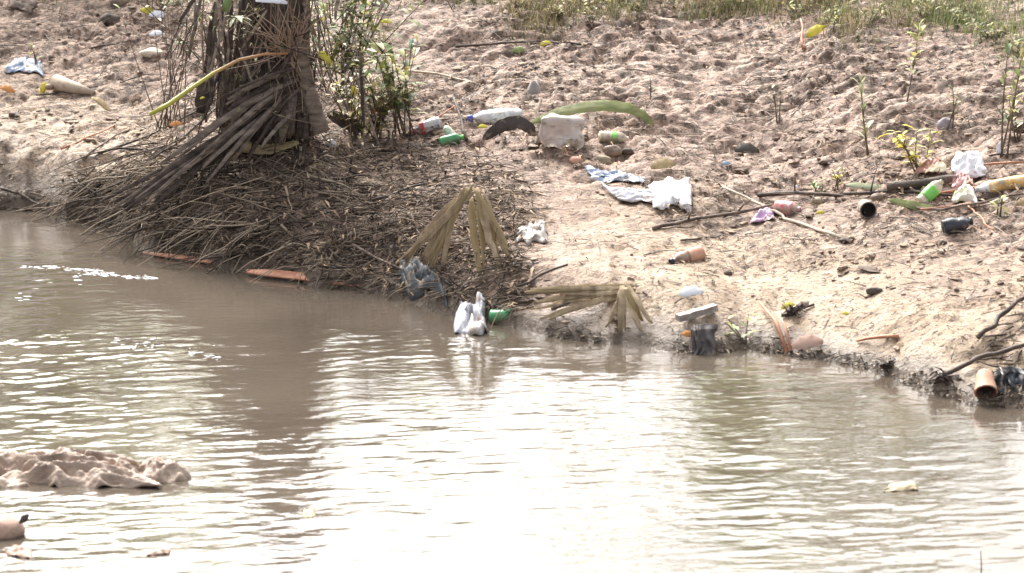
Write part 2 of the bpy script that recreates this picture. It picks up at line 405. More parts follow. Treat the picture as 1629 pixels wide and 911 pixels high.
for _ in range(420):
    xx, yy = U(-5, 5), U(18.9, 22.5)
    for _k in range(20):
        q = Vector((xx+random.gauss(0, .06), yy+random.gauss(0, .06), 0)); q.z = h1(q.x, q.y)-.005
        a = U(0, 6.28); L = U(.1, .3); dr = Vector((math.cos(a), math.sin(a), 0)); (mb if U(0, 1) < .5 else mg).blade([q, q+Vector((0, 0, L*.55))+dr*L*.1, q+Vector((0, 0, L*.8))+dr*L*.4], .007, dr, .1, lambda u: 1-.85*u)
tag(mb.build('dry_grass', M_grass), kind='stuff'); tag(mg.build('green_grass', M_gr2), kind='stuff')

# ------------------------------------------------------------ root heap below the stump
mb = MB()
def rootmat(n, poly, Lr, thick, drop, lift=(0, .08)):
    (xa, xb), f0, f1 = poly
    for _ in range(n):
        px = U(xa, xb); py = U(f0(px), f1(px)); p = at(px, py, U(*lift))
        a = random.gauss(drop[0], drop[1]); L = U(*Lr); pts = [p]; dv = Vector((math.cos(a), -abs(math.sin(a))*.6, math.sin(a)*.5))
        for k in range(4):
            dv += Vector((U(-.25, .25), U(-.2, .2), U(-.3, .15))); q = pts[-1]+dv.normalized()*L/4
            q.z = max(q.z, h1(q.x, q.y)+.004, -.02); pts.append(q)
        mb.tube(pts, U(*thick), .001, 4, cap=False)
I = lambda xs, ys: (lambda px: float(np.interp(px, xs, ys)))
heap_top = I([130, 200, 260, 330, 420, 520, 700, 900, 1060], [300, 265, 240, 225, 225, 225, 240, 300, 380])
heap_bot = I([130, 200, 260, 330, 420, 520, 700, 900, 1060], [345, 370, 402, 418, 432, 450, 480, 520, 540])
rootmat(1500, ((130, 560), heap_top, heap_bot), (.08, .3), (.0015, .0045), (-1.2, 1.9))
rootmat(2000, ((540, 830), heap_top, heap_bot), (.06, .24), (.0015, .004), (-1.2, 1.6), (0, .03))
rootmat(120, ((250, 560), heap_top, heap_bot), (.1, .4), (.005, .010), (-1.0, 1.2), (.0, .08))
rootmat(170, ((130, 420), heap_top, heap_bot), (.25, .6), (.003, .007), (-2.6, .35), (.03, .12))
rootmat(70, ((1575, 1640), I([1540, 1640], [560, 490]), I([1540, 1640], [620, 630])), (.05, .16), (.002, .006), (-2.5, .7), (0, .02))
tag(mb.build('matted_roots', M_root), kind='stuff')
# leaves caught in the heap
mb = MB()
for _ in range(1500):
    px = U(200, 850); p = at(px, U(heap_top(px)-20, heap_bot(px)), U(.01, .07) if px < 560 else U(.005, .03)); tri_leaf(mb, p, U(.03, .09), U(.008, .02), U(0, 6.28), U(-.6, .6), U(0, .02))
for _ in range(420):
    px = U(560, 1060) if U(0, 1) < .5 else U(1050, 1640); py = np.interp(px, [560, 700, 900, 1060, 1250, 1640], [200, 215, 240, 330, 300, 290])+random.gauss(0, 16)
    tri_leaf(mb, at(px, py, U(.005, .03)), U(.03, .08), U(.008, .022), U(0, 6.28), U(-.3, .5), U(0, .02))
tag(mb.build('drifted_leaves', M_litter), kind='stuff')

mb = MB()
rs = np.random.RandomState(77)
for _ in range(1500):
    xx = rs.uniform(-.2, 3.6) if rs.rand() < .75 else rs.uniform(-3.6, -2.2)
    if vn(np.array([xx*3.3]), np.array([1.]))[0] < -.15: continue
    yy = float(shore(xx))+abs(rs.normal(0, .06))-.015; p = Vector((xx, yy, max(h1(xx, yy), 0)+.004))
    if rs.rand() < .6: tri_leaf(mb, p, U(.012, .045), U(.006, .016), U(0, 6.28), U(-.3, .5), U(0, .01))
    else:
        v = Vector((U(-1, 1), U(-.5, .5), U(-.1, .25)))*U(.02, .07); mb.tube([p-v, p+v*.1+Vector((0, 0, .006)), p+v], U(.0015, .004), .001, 4, cap=False)
tag(mb.build('waterline_debris', M_root), kind='stuff')
# ------------------------------------------------------------ sticks and branches
M_br = mat('grey_brown_bark', [(.07, .05, .04), (.15, .11, .085), (.26, .20, .155)], .8, 14, .6, 70, stretch=(1, 1, 1))
M_brd = mat('dark_wet_bark', [(.035, .026, .02), (.08, .058, .044), (.15, .11, .085)], .7, 14, .6, 70)
M_pale = mat('bleached_wood', [(.34, .27, .20), (.5, .42, .33)], .75, 14, .4, 70)
M_red = mat('red_brown_stalk', [(.26, .10, .055), (.42, .18, .10), (.52, .28, .17)], .6, 10, .3, 60)
def stick(name, pix, r0, r1, m, label, cat, group=None, lifts=None, jit=.12, bow=.012, twigs=0):
    pts = []
    for i in range(len(pix)-1):
        a = at(*pix[i], (lifts[i] if lifts else r0)); b = at(*pix[i+1], (lifts[i+1] if lifts else r0))
        for k in range(4): pts.append(lerp(a, b, k/4))
    pts.append(at(*pix[-1], lifts[-1] if lifts else r0))
    pts = [p+Vector((U(-1, 1)*bow, U(-1, 1)*bow, abs(U(0, 1))*bow)) for p in pts]
    for p in pts: p.z = max(p.z, h1(p.x, p.y)+r0*.3)
    mb = MB(); mb.tube(pts, r0, r1, 7, jit)
    o = mb.build(name, m); tag(o, label, cat, group)
    for _ in range(twigs):
        b = random.choice(pts[2:]); v = Vector((U(-1, 1), U(-.5, .5), U(.1, .9))).normalized(); mt = MB()
        mt.tube([b, b+v*.05+Vector((0, 0, .01)), b+v*U(.08, .16)], r1*.8, r1*.3, 5); mt.build('twig', m, o)
    return o
G_heap = 'thin branches lying across the root heap below the stump'
L_heap = 'thin dark branch lying across the root heap below the palm stump'
for pa, pb, l0, l1, r in [((75, 332), (400, 150), .01, .10, .009), ((195, 345), (330, 245), .03, .12, .006), ((120, 325), (300, 275), .02, .10, .006), ((150, 318), (310, 262), .04, .1, .005),
                          ((230, 290), (420, 165), .06, .22, .010), ((240, 330), (395, 300), .05, .08, .006), ((260, 300), (460, 190), .05, .2, .008),
                          ((330, 345), (430, 300), .05, .06, .007), ((300, 400), (400, 350), .04, .06, .005), ((310, 405), (420, 365), .04, .06, .005), ((330, 408), (440, 380), .03, .05, .006),
                          ((290, 385), (380, 372), .05, .07, .005), ((215, 352), (290, 300), .03, .06, .006), ((325, 390), (300, 330), .03, .08, .005), ((350, 395), (430, 395), .03, .05, .005),
                          ((110, 300), (190, 335), .06, .03, .006), ((400, 420), (490, 340), .03, .06, .006)]:
    stick('dead_branch', [pa, pb], r, r*.5, M_br if random.random() < .5 else M_brd, L_heap, 'branch', G_heap, [l0, l1], bow=.008)
stick('broken_branch', [(0, 308), (30, 318), (75, 333)], .010, .005, M_brd, 'dark broken branch poking out of the low bank at the far left waterline', 'branch', lifts=[.03, .03, .0])
stick('stick', [(1035, 368), (1110, 355), (1230, 334)], .011, .008, M_br, 'long brown stick lying left of the red and white bottle', 'stick', lifts=[.012, .015, .02], twigs=2)
stick('stick', [(1205, 314), (1330, 316), (1440, 310), (1560, 322)], .012, .007, M_brd, 'very long dark reddish stick lying along the litter above the cup', 'stick', lifts=[.015]*4, twigs=3)
stick('stick', [(1152, 303), (1215, 334), (1250, 352), (1350, 388)], .007, .009, M_pale, 'long thin pale stick running down the mud past the red and white bottle', 'stick', lifts=[.01, .02, .012, .012])
stick('stick', [(1412, 330), (1500, 345), (1629, 318)], .008, .005, M_br, 'thin grey stick crossing below the green banded bottle at the right edge', 'stick', lifts=[.015, .03, .03])
stick('stick', [(1465, 342), (1540, 337), (1555, 352), (1580, 372)], .005, .004, M_red, 'forked pinkish twig beside the black crushed bottle', 'twig', lifts=[.02, .04, .02, .01])
stick('stick', [(1480, 316), (1629, 293)], .010, .008, M_red, 'reddish stick lying under the white bottle at the right edge', 'stick', lifts=[.012, .015])
stick('stick', [(1530, 268), (1629, 262)], .007, .005, M_red, 'thin red brown stick at the right edge above the litter heap', 'stick', lifts=[.012, .015])
stick('log', [(1412, 304), (1470, 298), (1522, 291)], .026, .024, M_brd, 'short thick dark log lying behind the green banded bottle', 'log', lifts=[.02, .02, .02], bow=.004)
stick('stick', [(650, 117), (700, 122), (762, 138)], .008, .006, M_pale, 'straight pale stalk lying on the mud above the long clear bottle', 'stick', lifts=[.02, .015, .01], bow=.003)
stick('stick', [(727, 77), (800, 73), (860, 70), (925, 74)], .009, .006, M_brd, 'long dark stalk lying flat on the mud near the grass line', 'stick', lifts=[.012, .018, .018, .01], bow=.004)
stick('stick', [(1430, 542), (1360, 545)], .010, .006, M_red, 'short brown stick lying on the wet mud slope by the water', 'stick')
stick('stick', [(1245, 508), (1292, 488)], .009, .006, M_brd, 'short dark stick lying above the split red brown stalk', 'stick')
stick('stick', [(1482, 615), (1540, 590), (1600, 572), (1640, 560)], .012, .010, M_brd, 'dark wet branch curving along the waterline above the terracotta pot', 'branch', lifts=[.01, .03, .04, .04])
stick('stick', [(1560, 545), (1600, 510), (1640, 485)], .012, .009, M_brd, 'dark branch sticking out of the eroded bank at the right edge', 'branch', lifts=[.02, .04, .05])
stick('stick', [(620, 225), (598, 115)], .006, .003, M_br, 'bare upright twig beside the yellow leaved shrub', 'twig', lifts=[0, .25])
stick('stick', [(672, 220), (722, 183)], .006, .004, M_red, 'thin reddish stick leaning between the two white bottles', 'stick', lifts=[.03, .05])
stick('stick', [(742, 226), (724, 182)], .010, .007, M_brd, 'stubby dark stick standing left of the blue capped bottle', 'stick', lifts=[.0, .1])
stick('stick', [(857, 232), (858, 195)], .011, .009, M_br, 'short broken post standing at the left side of the clear jug', 'post', lifts=[.0, .12])
stick('stick', [(905, 250), (868, 212)], .006, .004, M_red, 'thin brown stick leaning in front of the clear jug', 'stick', lifts=[.01, .05])
stick('stick', [(1278, 78), (1273, 52)], .010, .005, M_red, 'short reddish stick standing upright beside the yellow leaf near the grass', 'stick', lifts=[0, .08])
stick('stick', [(100, 240), (180, 203)], .007, .004, M_red, 'reddish twig lying on the mud left of the root heap', 'twig')
stick('stick', [(130, 255), (205, 207)], .006, .004, M_br, 'grey twig lying beside the reddish twig left of the root heap', 'twig')
stick('stick', [(60, 155), (155, 140)], .006, .004, M_brd, 'dark twig lying below the tan rolled sheath', 'twig')
stick('stick', [(145, 80), (210, 68)], .007, .004, M_brd, 'dark twig lying on mud in the upper left', 'twig')
stick('stick', [(1000, 110), (1075, 128)], .005, .003, M_br, 'fine twig on the open mud right of centre', 'twig')
for a, b, l in [((1060, 355), (1160, 345), 'thin brown twig lying above the long brown stick'), ((1085, 385), (1150, 380), 'short brown twig on the yellow mud above the brown bottle'),
                ((1570, 250), (1629, 246), 'straight thin twig at the right edge above the litter')]:
    stick('stick', [a, b], .005, .003, M_brd, l, 'twig')
# split stalk standing at the waterline
t = thing('split_stalk', 'red brown split stalk leaning from the mud down to the water', 'stalk', at(1253, 560))
for a, b, r in (((1208, 490), (1252, 562), .012), ((1232, 505), (1258, 560), .008)):
    p, q = at(*a, .03), at(*b, .005); mb = MB(); mb.tube([p, lerp(p, q, .5)+Vector((.01, 0, .03)), q], r*.5, r, 6, .1); mb.build('strip', M_red, t)
# orange stalks floating at the heap's foot
for (a, b, l) in [((228, 402), (385, 424), 'orange brown palm stalk floating lowest at the foot of the root heap'), ((240, 390), (382, 420), 'thin pink brown palm stalk floating above the orange one at the heap foot'),
                  ((330, 410), (470, 434), 'orange stalk with its end hidden beyond the waterline of the root heap')]:
    p, q = wat(*a, .012), wat(*b, .015); mb = MB(); mb.blade([p, lerp(p, q, .3), lerp(p, q, .7), q], .035, (0, -.5, 1), .35, lambda u: .35+.65*math.sin(math.pi*u)**.5)
    tag(mb.build('palm_stalk', M_red, solid=.008), l, 'stalk', 'palm stalks floating below the root heap')

# ------------------------------------------------------------ palm stump
sb = at(432, 232); SYD = sb.y+.12
M_stump = mat('fibrous_stump', [(.03, .022, .018), (.07, .05, .04), (.15, .115, .09)], .85, 10, .9, 50, stretch=(3, 3, .5))
M_frond = mat('dead_frond_grey', [(.08, .06, .048), (.17, .13, .105), (.28, .225, .18)], .75, 9, .6, 60, stretch=(1, 1, 3), dirt=0.35)
M_frondd = mat('dead_frond_dark', [(.03, .021, .017), (.07, .05, .04), (.13, .096, .075)], .75, 9, .6, 60, stretch=(1, 1, 3))
M_ring = mat('ringed_stem_bark', [(.10, .075, .056), (.19, .145, .11), (.27, .22, .17)], .8, 8, .8, 60, stretch=(1, 1, 5))
M_tsheath = mat('pale_strip', [(.14, .105, .08), (.27, .21, .165), (.38, .31, .25)], .75, 14, .6, 60, stretch=(1, 1, 3))
M_caught = mat('caught_leaf_mix', [(.06, .045, .03), (.22, .16, .09), (.34, .32, .12), (.5, .42, .3), (.16, .2, .06)], .6, island=True, bump=0, subs=.2)
st = thing('palm_stump', 'shaggy grey brown palm stump with hanging dead fronds above the root heap', 'stump', (sb.x, SYD, sb.z))
mb = MB(); n = 40; rows = 26; vs = []; fs = []
for i in range(rows):
    u = i/(rows-1); zz = sb.z-.1+u*1.35
    for k in range(n):
        q = 2*math.pi*k/n
        r = (.20-.03*u+.08*(1-u)**3)*(1+.16*float(vn(np.array([k*.9]), np.array([u*2.]), 5)[0])+.1*float(vn(np.array([k*2.3]), np.array([u*6.]), 6)[0]))
        if k == n-1: r = r
        vs.append((sb.x-.02+.05*u+r*math.cos(q), SYD+r*.8*math.sin(q), zz))
for i in range(rows-1):
    for k in range(n): fs.append((i*n+k, i*n+(k+1) % n, (i+1)*n+(k+1) % n, (i+1)*n+k))
fs.append(tuple((rows-1)*n+k for k in range(n))); mb.add(vs, fs); mb.build('trunk', M_stump, st, smooth=False)
YF = SYD-.27
def frond(a, b, wid, m, name='dead_frond', sag=.05, ya=0, yb=0, fold=.3):
    p = pl(*a, YF+ya); q = pl(*b, YF+yb); mid = lerp(p, q, .5)+Vector((0, -.04, sag)); pts = []
    for k in range(8):
        u = k/7; pts.append(p*(1-u)**2+mid*2*u*(1-u)+q*u*u+Vector((U(-.004, .004), U(-.004, .004), 0)))
    mb = MB(); mb.blade(pts, wid, (U(-.2, .2), -1, .3), fold, lambda u: .35+.65*math.sin(math.pi*(.1+.8*u))); return mb.build(name, m, st, solid=.003)
fan = [((482, 108), (255, 262)), ((485, 115), (285, 275)), ((480, 105), (362, 158)), ((488, 112), (375, 175)), ((478, 118), (320, 250)), ((480, 125), (300, 300)), ((470, 130), (335, 262)),
       ((475, 135), (350, 240)), ((465, 140), (330, 290)), ((455, 150), (362, 255)), ((468, 160), (395, 245)), ((450, 160), (300, 262)), ((440, 170), (250, 300)), ((400, 200), (200, 335)), ((390, 210), (225, 330)), ((410, 205), (180, 322))]
fan += [((a[0]+U(-14, 14), a[1]+U(-8, 14)), (b[0]+U(-25, 30), b[1]+U(-18, 22))) for a, b in fan for _ in (0, 1)]
for i, (a, b) in enumerate(fan): frond(a, b, U(.014, .036), M_frond if i % 2 == 0 else M_frondd, sag=U(.02, .08), ya=U(-.04, .0), yb=U(-.25, -.05))
for i in range(34):
    px = U(322, 506); y0 = U(-30, 120); frond((px, y0), (px+U(-25, 18), y0+U(90, 150)), U(.012, .04), random.choice([M_frond, M_frondd, M_frondd]), sag=0, ya=U(0, .05), yb=U(-.05, .03))
for i in range(14):
    px = U(385, 500); frond((px, U(110, 150)), (px+U(-14, 10), U(215, 232)), U(.03, .05), random.choice([M_frond, M_frondd]), sag=0, ya=-.02, yb=U(-.08, -.02))
for i in range(60):
    px = random.gauss(415, 62); y0 = U(-40, 120); L = U(50, 150); o = frond((px, y0), (px+random.gauss(-8, 22), y0+L), U(.006, .022), random.choice([M_frond, M_frondd, M_frondd, M_tsheath]), sag=U(-.02, .03), ya=U(-.06, .12), yb=U(-.12, .05), name='dead_strip')
mb = MB(); mc = MB()
for i in range(420):
    px = random.gauss(425, 85); py = U(-20, 225); p = pl(px, py, YF+U(-.15, .25)); a = random.gauss(1.6, .8); L = U(.06, .35); v = Vector((math.cos(a), U(-.3, .3), math.sin(a)))
    mb.tube([p, p+v*L*.5+Vector((U(-.03, .03), 0, 0)), p+v*L+Vector((U(-.05, .05), 0, U(-.06, .02)))], U(.0015, .004), .001, 4, cap=False)
tag(mb.build('tangled_stems', M_root, st), kind='stuff')
for i in range(260):
    p = pl(random.gauss(430, 80), U(-20, 235), YF+U(-.16, .1)); tri_leaf(mc, p, U(.02, .06), U(.008, .02), U(0, 6.28), U(-1.2, 1), U(0, .02))
tag(mc.build('caught_leaves', M_caught, st), kind='stuff')
# pale ringed stem leaning on its front
pts = [pl(478, 60, YF-.02), pl(482, 100, YF-.04), pl(493, 150, YF-.05), pl(512, 210, YF-.06)]; P2 = []
for i in range(3):
    for k in range(9): P2.append(lerp(pts[i], pts[i+1], k/9))
P2.append(pts[-1]); mb = MB(); mb.tube(P2, 0, 0, 12, .03, rad=[.030+.014*(i/27)+(.006 if i % 3 == 0 else U(0, .002)) for i in range(len(P2))]); mb.build('ringed_stem', M_ring, st)
# pinkish torn fibres at the top
mb = MB()
for i in range(70):
    p = pl(random.gauss(462, 12), random.gauss(80, 10), YF-.05); a = random.gauss(2.1, .9); L = U(.1, .32); v = Vector((math.cos(a), -U(0, .5), math.sin(a)))
    mb.tube([p, p+v*L*.5+Vector((0, 0, U(-.02, .03))), p+v*L], U(.002, .006), .0012, 5, cap=False)
for i in range(26):
    p = pl(random.gauss(470, 10), random.gauss(95, 12), YF-.06); v = Vector((U(-.1, .45), -.1, -1)); L = U(.1, .25); mb.tube([p, p+v*L*.5, p+v*L+Vector((U(-.03, .03), 0, 0))], .003, .001, 5, cap=False)
M_fib = mat('torn_fibre', [(.26, .16, .11), (.40, .27, .19), (.5, .38, .28)], .8, island=True, bump=0)
mb.build('torn_fibres', M_fib, st)
# dark hollow flap at left
frond((330, 120), (322, 180), .10, M_frondd, 'bark_flap', 0, -.02, -.04)
# curved orange to yellow stalk
m = bpy.data.materials.new('orange_green_stalk'); m.use_nodes = True; tt = m.node_tree; tc = tt.nodes.new('ShaderNodeTexCoord'); sx = tt.nodes.new('ShaderNodeSeparateXYZ')
rp = ramp(tt, [(.0, (.42, .40, .06)), (.42, (.50, .45, .09)), (.55, (.46, .27, .12)), (1, (.42, .19, .09))]); tt.links.new(tc.outputs['Generated'], sx.inputs[0]); tt.links.new(sx.outputs[0], rp.inputs[0]); tt.links.new(rp.outputs[0], tt.nodes['Principled BSDF'].inputs['Base Color']); tt.nodes['Principled BSDF'].inputs['Roughness'].default_value = .45
P = [(458, 85), (420, 86), (380, 95), (340, 116), (300, 143), (268, 166), (238, 182)]; mb = MB()
mb.tube([pl(*p, YF-.08-.06*i) for i, p in enumerate(P)], 0, 0, 8, .03, rad=[.007, .008, .009, .010, .012, .014, .011])
tag(mb.build('curved_stalk', m), 'long curved stalk, orange at the stump and yellow green at its free end', 'stalk')

# ------------------------------------------------------------ plants
def lm(name, c, t=.3): return mat(name, c, .55, island=True, bump=0, subs=t, spec=.4)
M_lg = lm('leaf_green', [(.10, .16, .05), (.18, .25, .08), (.30, .36, .14)])
M_ly = lm('leaf_yellow_green', [(.25, .27, .07), (.42, .42, .12), (.55, .50, .2)])
M_lo = lm('leaf_olive', [(.08, .10, .04), (.16, .17, .08), (.28, .26, .13)])
M_lt = lm('leaf_tan', [(.22, .15, .08), (.38, .28, .15), (.5, .4, .22)])
M_lw = lm('leaf_pale', [(.34, .38, .22), (.48, .5, .32), (.56, .56, .4)])
M_yel = lm('leaf_bright_yellow', [(.55, .48, .05), (.68, .6, .1)])
def plant(name, label, cat, base, top, nl, leafL, mats, group=None, spread=.05, stems=1, Y=None, sr=.005, up=.3, sm=None, lw=.34, low=.25):
    b = at(*base) if Y is None else pl(*base, Y); t = thing(name, label, cat, b, group)
    mbs = [MB() for _ in mats]; ms = MB()
    for s in range(stems):
        q = pl(*top, b.y)+Vector((random.gauss(0, spread), random.gauss(0, spread), -U(0, .25)*s/stems*(pl(*top, b.y)-b).length)); o = b+Vector((random.gauss(0, spread*.3), 0, -.01))
        mid = lerp(o, q, .5)+Vector((U(-.02, .02), U(-.02, .02), 0)); pts = [o*(1-u)**2+mid*2*u*(1-u)+q*u*u for u in (0, .2, .4, .6, .8, 1)]; ms.tube(pts, sr, sr*.4, 6, .1)
        for k in range(nl//stems):
            u = low+(1-low)*(k+1)/(nl//stems); p = o*(1-u)**2+mid*2*u*(1-u)+q*u*u; a = k*2.4+U(-.4, .4); L = leafL*U(.6, 1.2)
            el = U(up-.5, up+.5); v = Vector((math.cos(a)*math.cos(el), math.sin(a)*math.cos(el), math.sin(el)))
            random.choice(mbs).blade([p, p+v*L*.35, p+v*L*.7+Vector((0, 0, -L*.06)), p+v*L+Vector((0, 0, -L*.22))], L*lw, (-v.x*.3, -v.y*.3, 1), .25)
    ms.build('stem', sm or M_br, t)
    for i, (m_, k) in enumerate(zip(mbs, mats)):
        if m_.v: m_.build('leaves', k, t)
    return t
plant('sapling', 'slender sapling with folded tan buds standing alone on the mud right of centre', 'sapling', (1382, 246), (1370, 128), 20, .09, [M_lo, M_lw], up=.9, spread=.01, sr=.007, low=.15)
plant('sapling', 'tall thin sapling with a yellow green top growing highest on the right mud', 'sapling', (1444, 162), (1458, 40), 22, .09, [M_ly, M_lo], spread=.01, up=.5, low=.35)
plant('sapling', 'tall thin branching sapling near the right edge', 'sapling', (1600, 248), (1582, 66), 40, .085, [M_lo, M_ly, M_lg], spread=.07, stems=3, up=.6, sr=.006)
plant('seedling', 'bushy yellow leaved seedling beside the litter heap on the right', 'seedling', (1462, 274), (1452, 206), 50, .085, [M_ly, M_yel, M_lt], spread=.05, stems=5, low=.1)
plant('seedling', 'small seedling with orange leaves growing over the small grey bag', 'seedling', (1512, 205), (1512, 145), 14, .07, [M_lo, M_lt], spread=.03, stems=2)
plant('seedling', 'tiny bare seedling on mud right of the green palm leaf', 'seedling', (1032, 165), (1036, 122), 6, .05, [M_lo], spread=.015, low=.4)
plant('seedling', 'small pale seedling growing from a dark clod in open mud', 'seedling', (1236, 196), (1236, 140), 8, .05, [M_lo, M_lt], spread=.02, stems=2)
plant('seedling', 'low tan leaved seedling at the right edge above the sticks', 'seedling', (1618, 222), (1612, 150), 22, .08, [M_lt, M_lo], spread=.06, stems=4, low=.1)
plant('seedling', 'tiny yellow seedling between the long sticks left of the black cup', 'seedling', (1332, 302), (1330, 272), 12, .05, [M_yel, M_ly], spread=.03, stems=3, low=.1)
plant('seedling', 'tiny green seedling growing beside the tiny yellow one', 'seedling', (1298, 306), (1298, 290), 12, .06, [M_lg], spread=.05, stems=3, low=.1)
plant('seedling', 'small green seedling sprouting in the mud at the far left', 'seedling', (60, 112), (56, 72), 7, .05, [M_lg, M_ly], spread=.02, stems=2)
plant('seedling', 'low green sprig beside the grey plank at the waterline', 'seedling', (1185, 545), (1175, 505), 14, .07, [M_ly, M_lg], spread=.05, stems=3, low=.1)
plant('seedling', 'low leafy sprig at the right edge beneath the thin grey stick', 'seedling', (1590, 345), (1585, 312), 16, .06, [M_ly, M_lo], spread=.05, stems=3, low=.1)
plant('shrub', 'olive shrub with yellow leaves growing right of the palm stump', 'shrub', (640, 212), (628, 72), 170, .11, [M_lo, M_ly, M_lg, M_lo], spread=.12, stems=11, up=.5, low=.2)
plant('shrub', 'tan and yellow dried shrub between the stump and the white bottles', 'shrub', (598, 218), (590, 130), 190, .085, [M_lt, M_ly, M_lo, M_lt], spread=.10, stems=10, low=.1)
plant('shrub', 'green grassy shrub growing behind the right shoulder of the palm stump', 'shrub', (540, 150), (535, -25), 460, .10, [M_lo, M_lg, M_lo, M_ly], spread=.24, stems=22, low=.2)
plant('shrub', 'dry dark shrub standing behind the left shoulder of the palm stump', 'shrub', (352, 105), (345, -20), 90, .08, [M_lo, M_lt, M_lo], spread=.18, stems=16, low=.25)
plant('shrub', 'leafless twiggy shrub with few leaves left of the palm stump', 'shrub', (262, 205), (285, -10), 34, .06, [M_lo, M_lg], spread=.13, stems=14, sr=.004, low=.3)
plant('shrub', 'small green shrub at the top edge left of the stump', 'shrub', (255, 18), (255, -40), 60, .08, [M_lg, M_ly], spread=.14, stems=8, low=.1)
plant('sprig', 'pale green star shaped leaf sprig hanging on the front of the stump', 'sprig', (385, 30), (378, 26), 11, .10, [M_lw], spread=.02, Y=YF-.12, up=-.1, low=.1, lw=.28)
plant('shrub', 'tangled dry weeds rooted between the stump and the tan shrub', 'weeds', (560, 215), (565, 120), 110, .07, [M_lt, M_lo, M_ly], spread=.14, stems=14, low=.05)
for bx_, by_ in ((835, 12), (880, 26), (935, 34), (1010, 18), (1085, 12), (1180, 14), (1262, 30), (1325, 46), (1395, 34), (1470, 30), (1530, 36), (1575, 60), (1615, 82)):
    plant('weed', 'low leafy weed in the grass along the top edge of the mud bank', 'weed', (bx_, by_), (bx_+U(-8, 8), by_-U(24, 40)), 46, .05, [M_lg, M_lo, M_ly] if bx_ > 1250 else [M_lo, M_lt, M_ly], 'low weeds along the top of the bank', spread=.08, stems=8, low=.05, sr=.002)
def strip(name, label, pix, Y, wid, m, nrm=(0, -.7, .7), cat='leaf', fold=.3, rag=.08):
    mb = MB(); pts = [pl(*p, Y) for p in pix]; P = []
    for i in range(len(pts)-1):
        for k in range(4): P.append(lerp(pts[i], pts[i+1], k/4))
    P.append(pts[-1]); P = [q+Vector((U(-1, 1), U(-1, 1), U(-1, 1)))*rag*.02 for q in P]; mb.blade(P, wid, nrm, fold, lambda u: .15+.85*math.sin(math.pi*min(1, max(0, u)))**.55, rag)
    return tag(mb.build(name, m, solid=.002), label, cat)
M_pg = mat('palm_leaf_green', [(.16, .19, .06), (.26, .28, .10), (.36, .34, .16)], .5, 10, .3, 80, stretch=(1, 4, 4), subs=.2, dirt=0.35)
jb = at(893, 232)
strip('palm_leaf', 'long green palm leaf arching behind the clear jug', [(842, 197), (880, 182), (920, 173), (960, 169), (1000, 173), (1022, 183), (1040, 200)], jb.y+.28, .075, M_pg)
strip('palm_leaf', 'narrow yellow green palm strip lying left of the green banded bottle', [(1412, 318), (1440, 325), (1470, 332), (1500, 335)], at(1455, 336).y, .05, M_pg)
strip('palm_leaf', 'pale green leaf strip lying on the sticks above the black cup', [(1345, 294), (1375, 297), (1415, 300)], at(1380, 306).y, .04, M_lw)
M_dk = mat('dark_husk', [(.04, .03, .024), (.08, .06, .048)], .5, 8, .3, 40, dirt=0.4)
strip('palm_sheath', 'curled dark brown palm sheath between the long clear bottle and the jug', [(768, 222), (785, 208), (805, 197), (825, 195), (842, 204), (852, 216)], jb.y+.02, .075, M_dk, (.1, -.95, .3), 'sheath', .5)
strip('palm_sheath', 'dark grey leaf sheath pointing right at the foot of the stump', [(520, 180), (540, 190), (560, 200), (578, 208)], at(575, 215).y-.02, .09, M_frondd, (.1, -.8, .6), 'sheath')
strip('palm_sheath', 'tan folded palm sheath lying at the foot of the stump on the root heap', [(365, 252), (380, 236), (400, 238), (430, 240), (480, 225)], at(400, 250).y-.06, .08, M_lt, (.1, -.6, .8), 'sheath')

# ------------------------------------------------------------ flat and crumpled things
def sheet(name, label, cat, corners, m, amp=.02, lift=.01, dome=.0, n=26, sc_=3.0, solid=.002, seed=1, group=None, water=False, edge=.12, kind=None):
    """corners: bl, br, tr, tl in photo pixels, laid on the bank"""
    C = [wat(*c) if water else at(*c) for c in corners]; vs = []; fs = []; w_ = (C[1]-C[0]).length+.001
    rs = np.random.RandomState(seed)
    for j in range(n):
        for i in range(n):
            u, v = i/(n-1), j/(n-1)
            e = edge*float(vn(np.array([u*4+seed]), np.array([v*4.]), 3)[0])
            uu = u+e*(.5-abs(u-.5)*.0)*(.6); vv = v+edge*float(vn(np.array([u*5.]), np.array([v*4+seed]), 8)[0])*.8
            p = (C[0]*(1-uu)+C[1]*uu)*(1-vv)+(C[3]*(1-uu)+C[2]*uu)*vv
            g = 0 if water else h1(p.x, p.y)
            k = abs(float(fbm(np.array([u*sc_+seed*3]), np.array([v*sc_]), 7, 3)[0]))
            b = math.sin(math.pi*u)**.5*math.sin(math.pi*v)**.5 if 0 < u < 1 and 0 < v < 1 else 0
            vs.append((p.x, p.y, max(g, -.02)*(0 if water else 1)+lift+dome*b*(1-.9*k)+amp*(.4-k)*2*(.3+.7*b) if not water else lift+dome*b*(1-1.0*k)+amp*(.35-k)*2))
    for j in range(n-1):
        for i in range(n-1): k = j*n+i; fs.append((k, k+1, k+n+1, k+n))
    mb = MB(); mb.add(vs, fs); o = mb.build(name, m, solid=solid); return tag(o, label, cat, group, kind)
M_white = mat('white_plastic', [(.66, .66, .68), (.82, .82, .84)], .35, 5, .1, 30, spec=.5, dirt=0.35)
M_greyp = mat('grey_plastic_film', [(.38, .38, .41), (.55, .55, .58)], .35, 6, .2, 30, dirt=0.6)
M_blue = mat('faded_blue_plastic', [(.13, .18, .28), (.3, .36, .46), (.5, .53, .58)], .4, 18, .2, 30, dirt=0.5)
M_blk = mat('black_plastic', [(.02, .021, .026), (.05, .052, .06)], .3, 8, .3, 40, dirt=0.35)
M_cloth = mat('muddy_cloth', [(.15, .105, .075), (.31, .23, .175), (.42, .32, .25)], .6, 9, .9, 60, dirt=0.4)
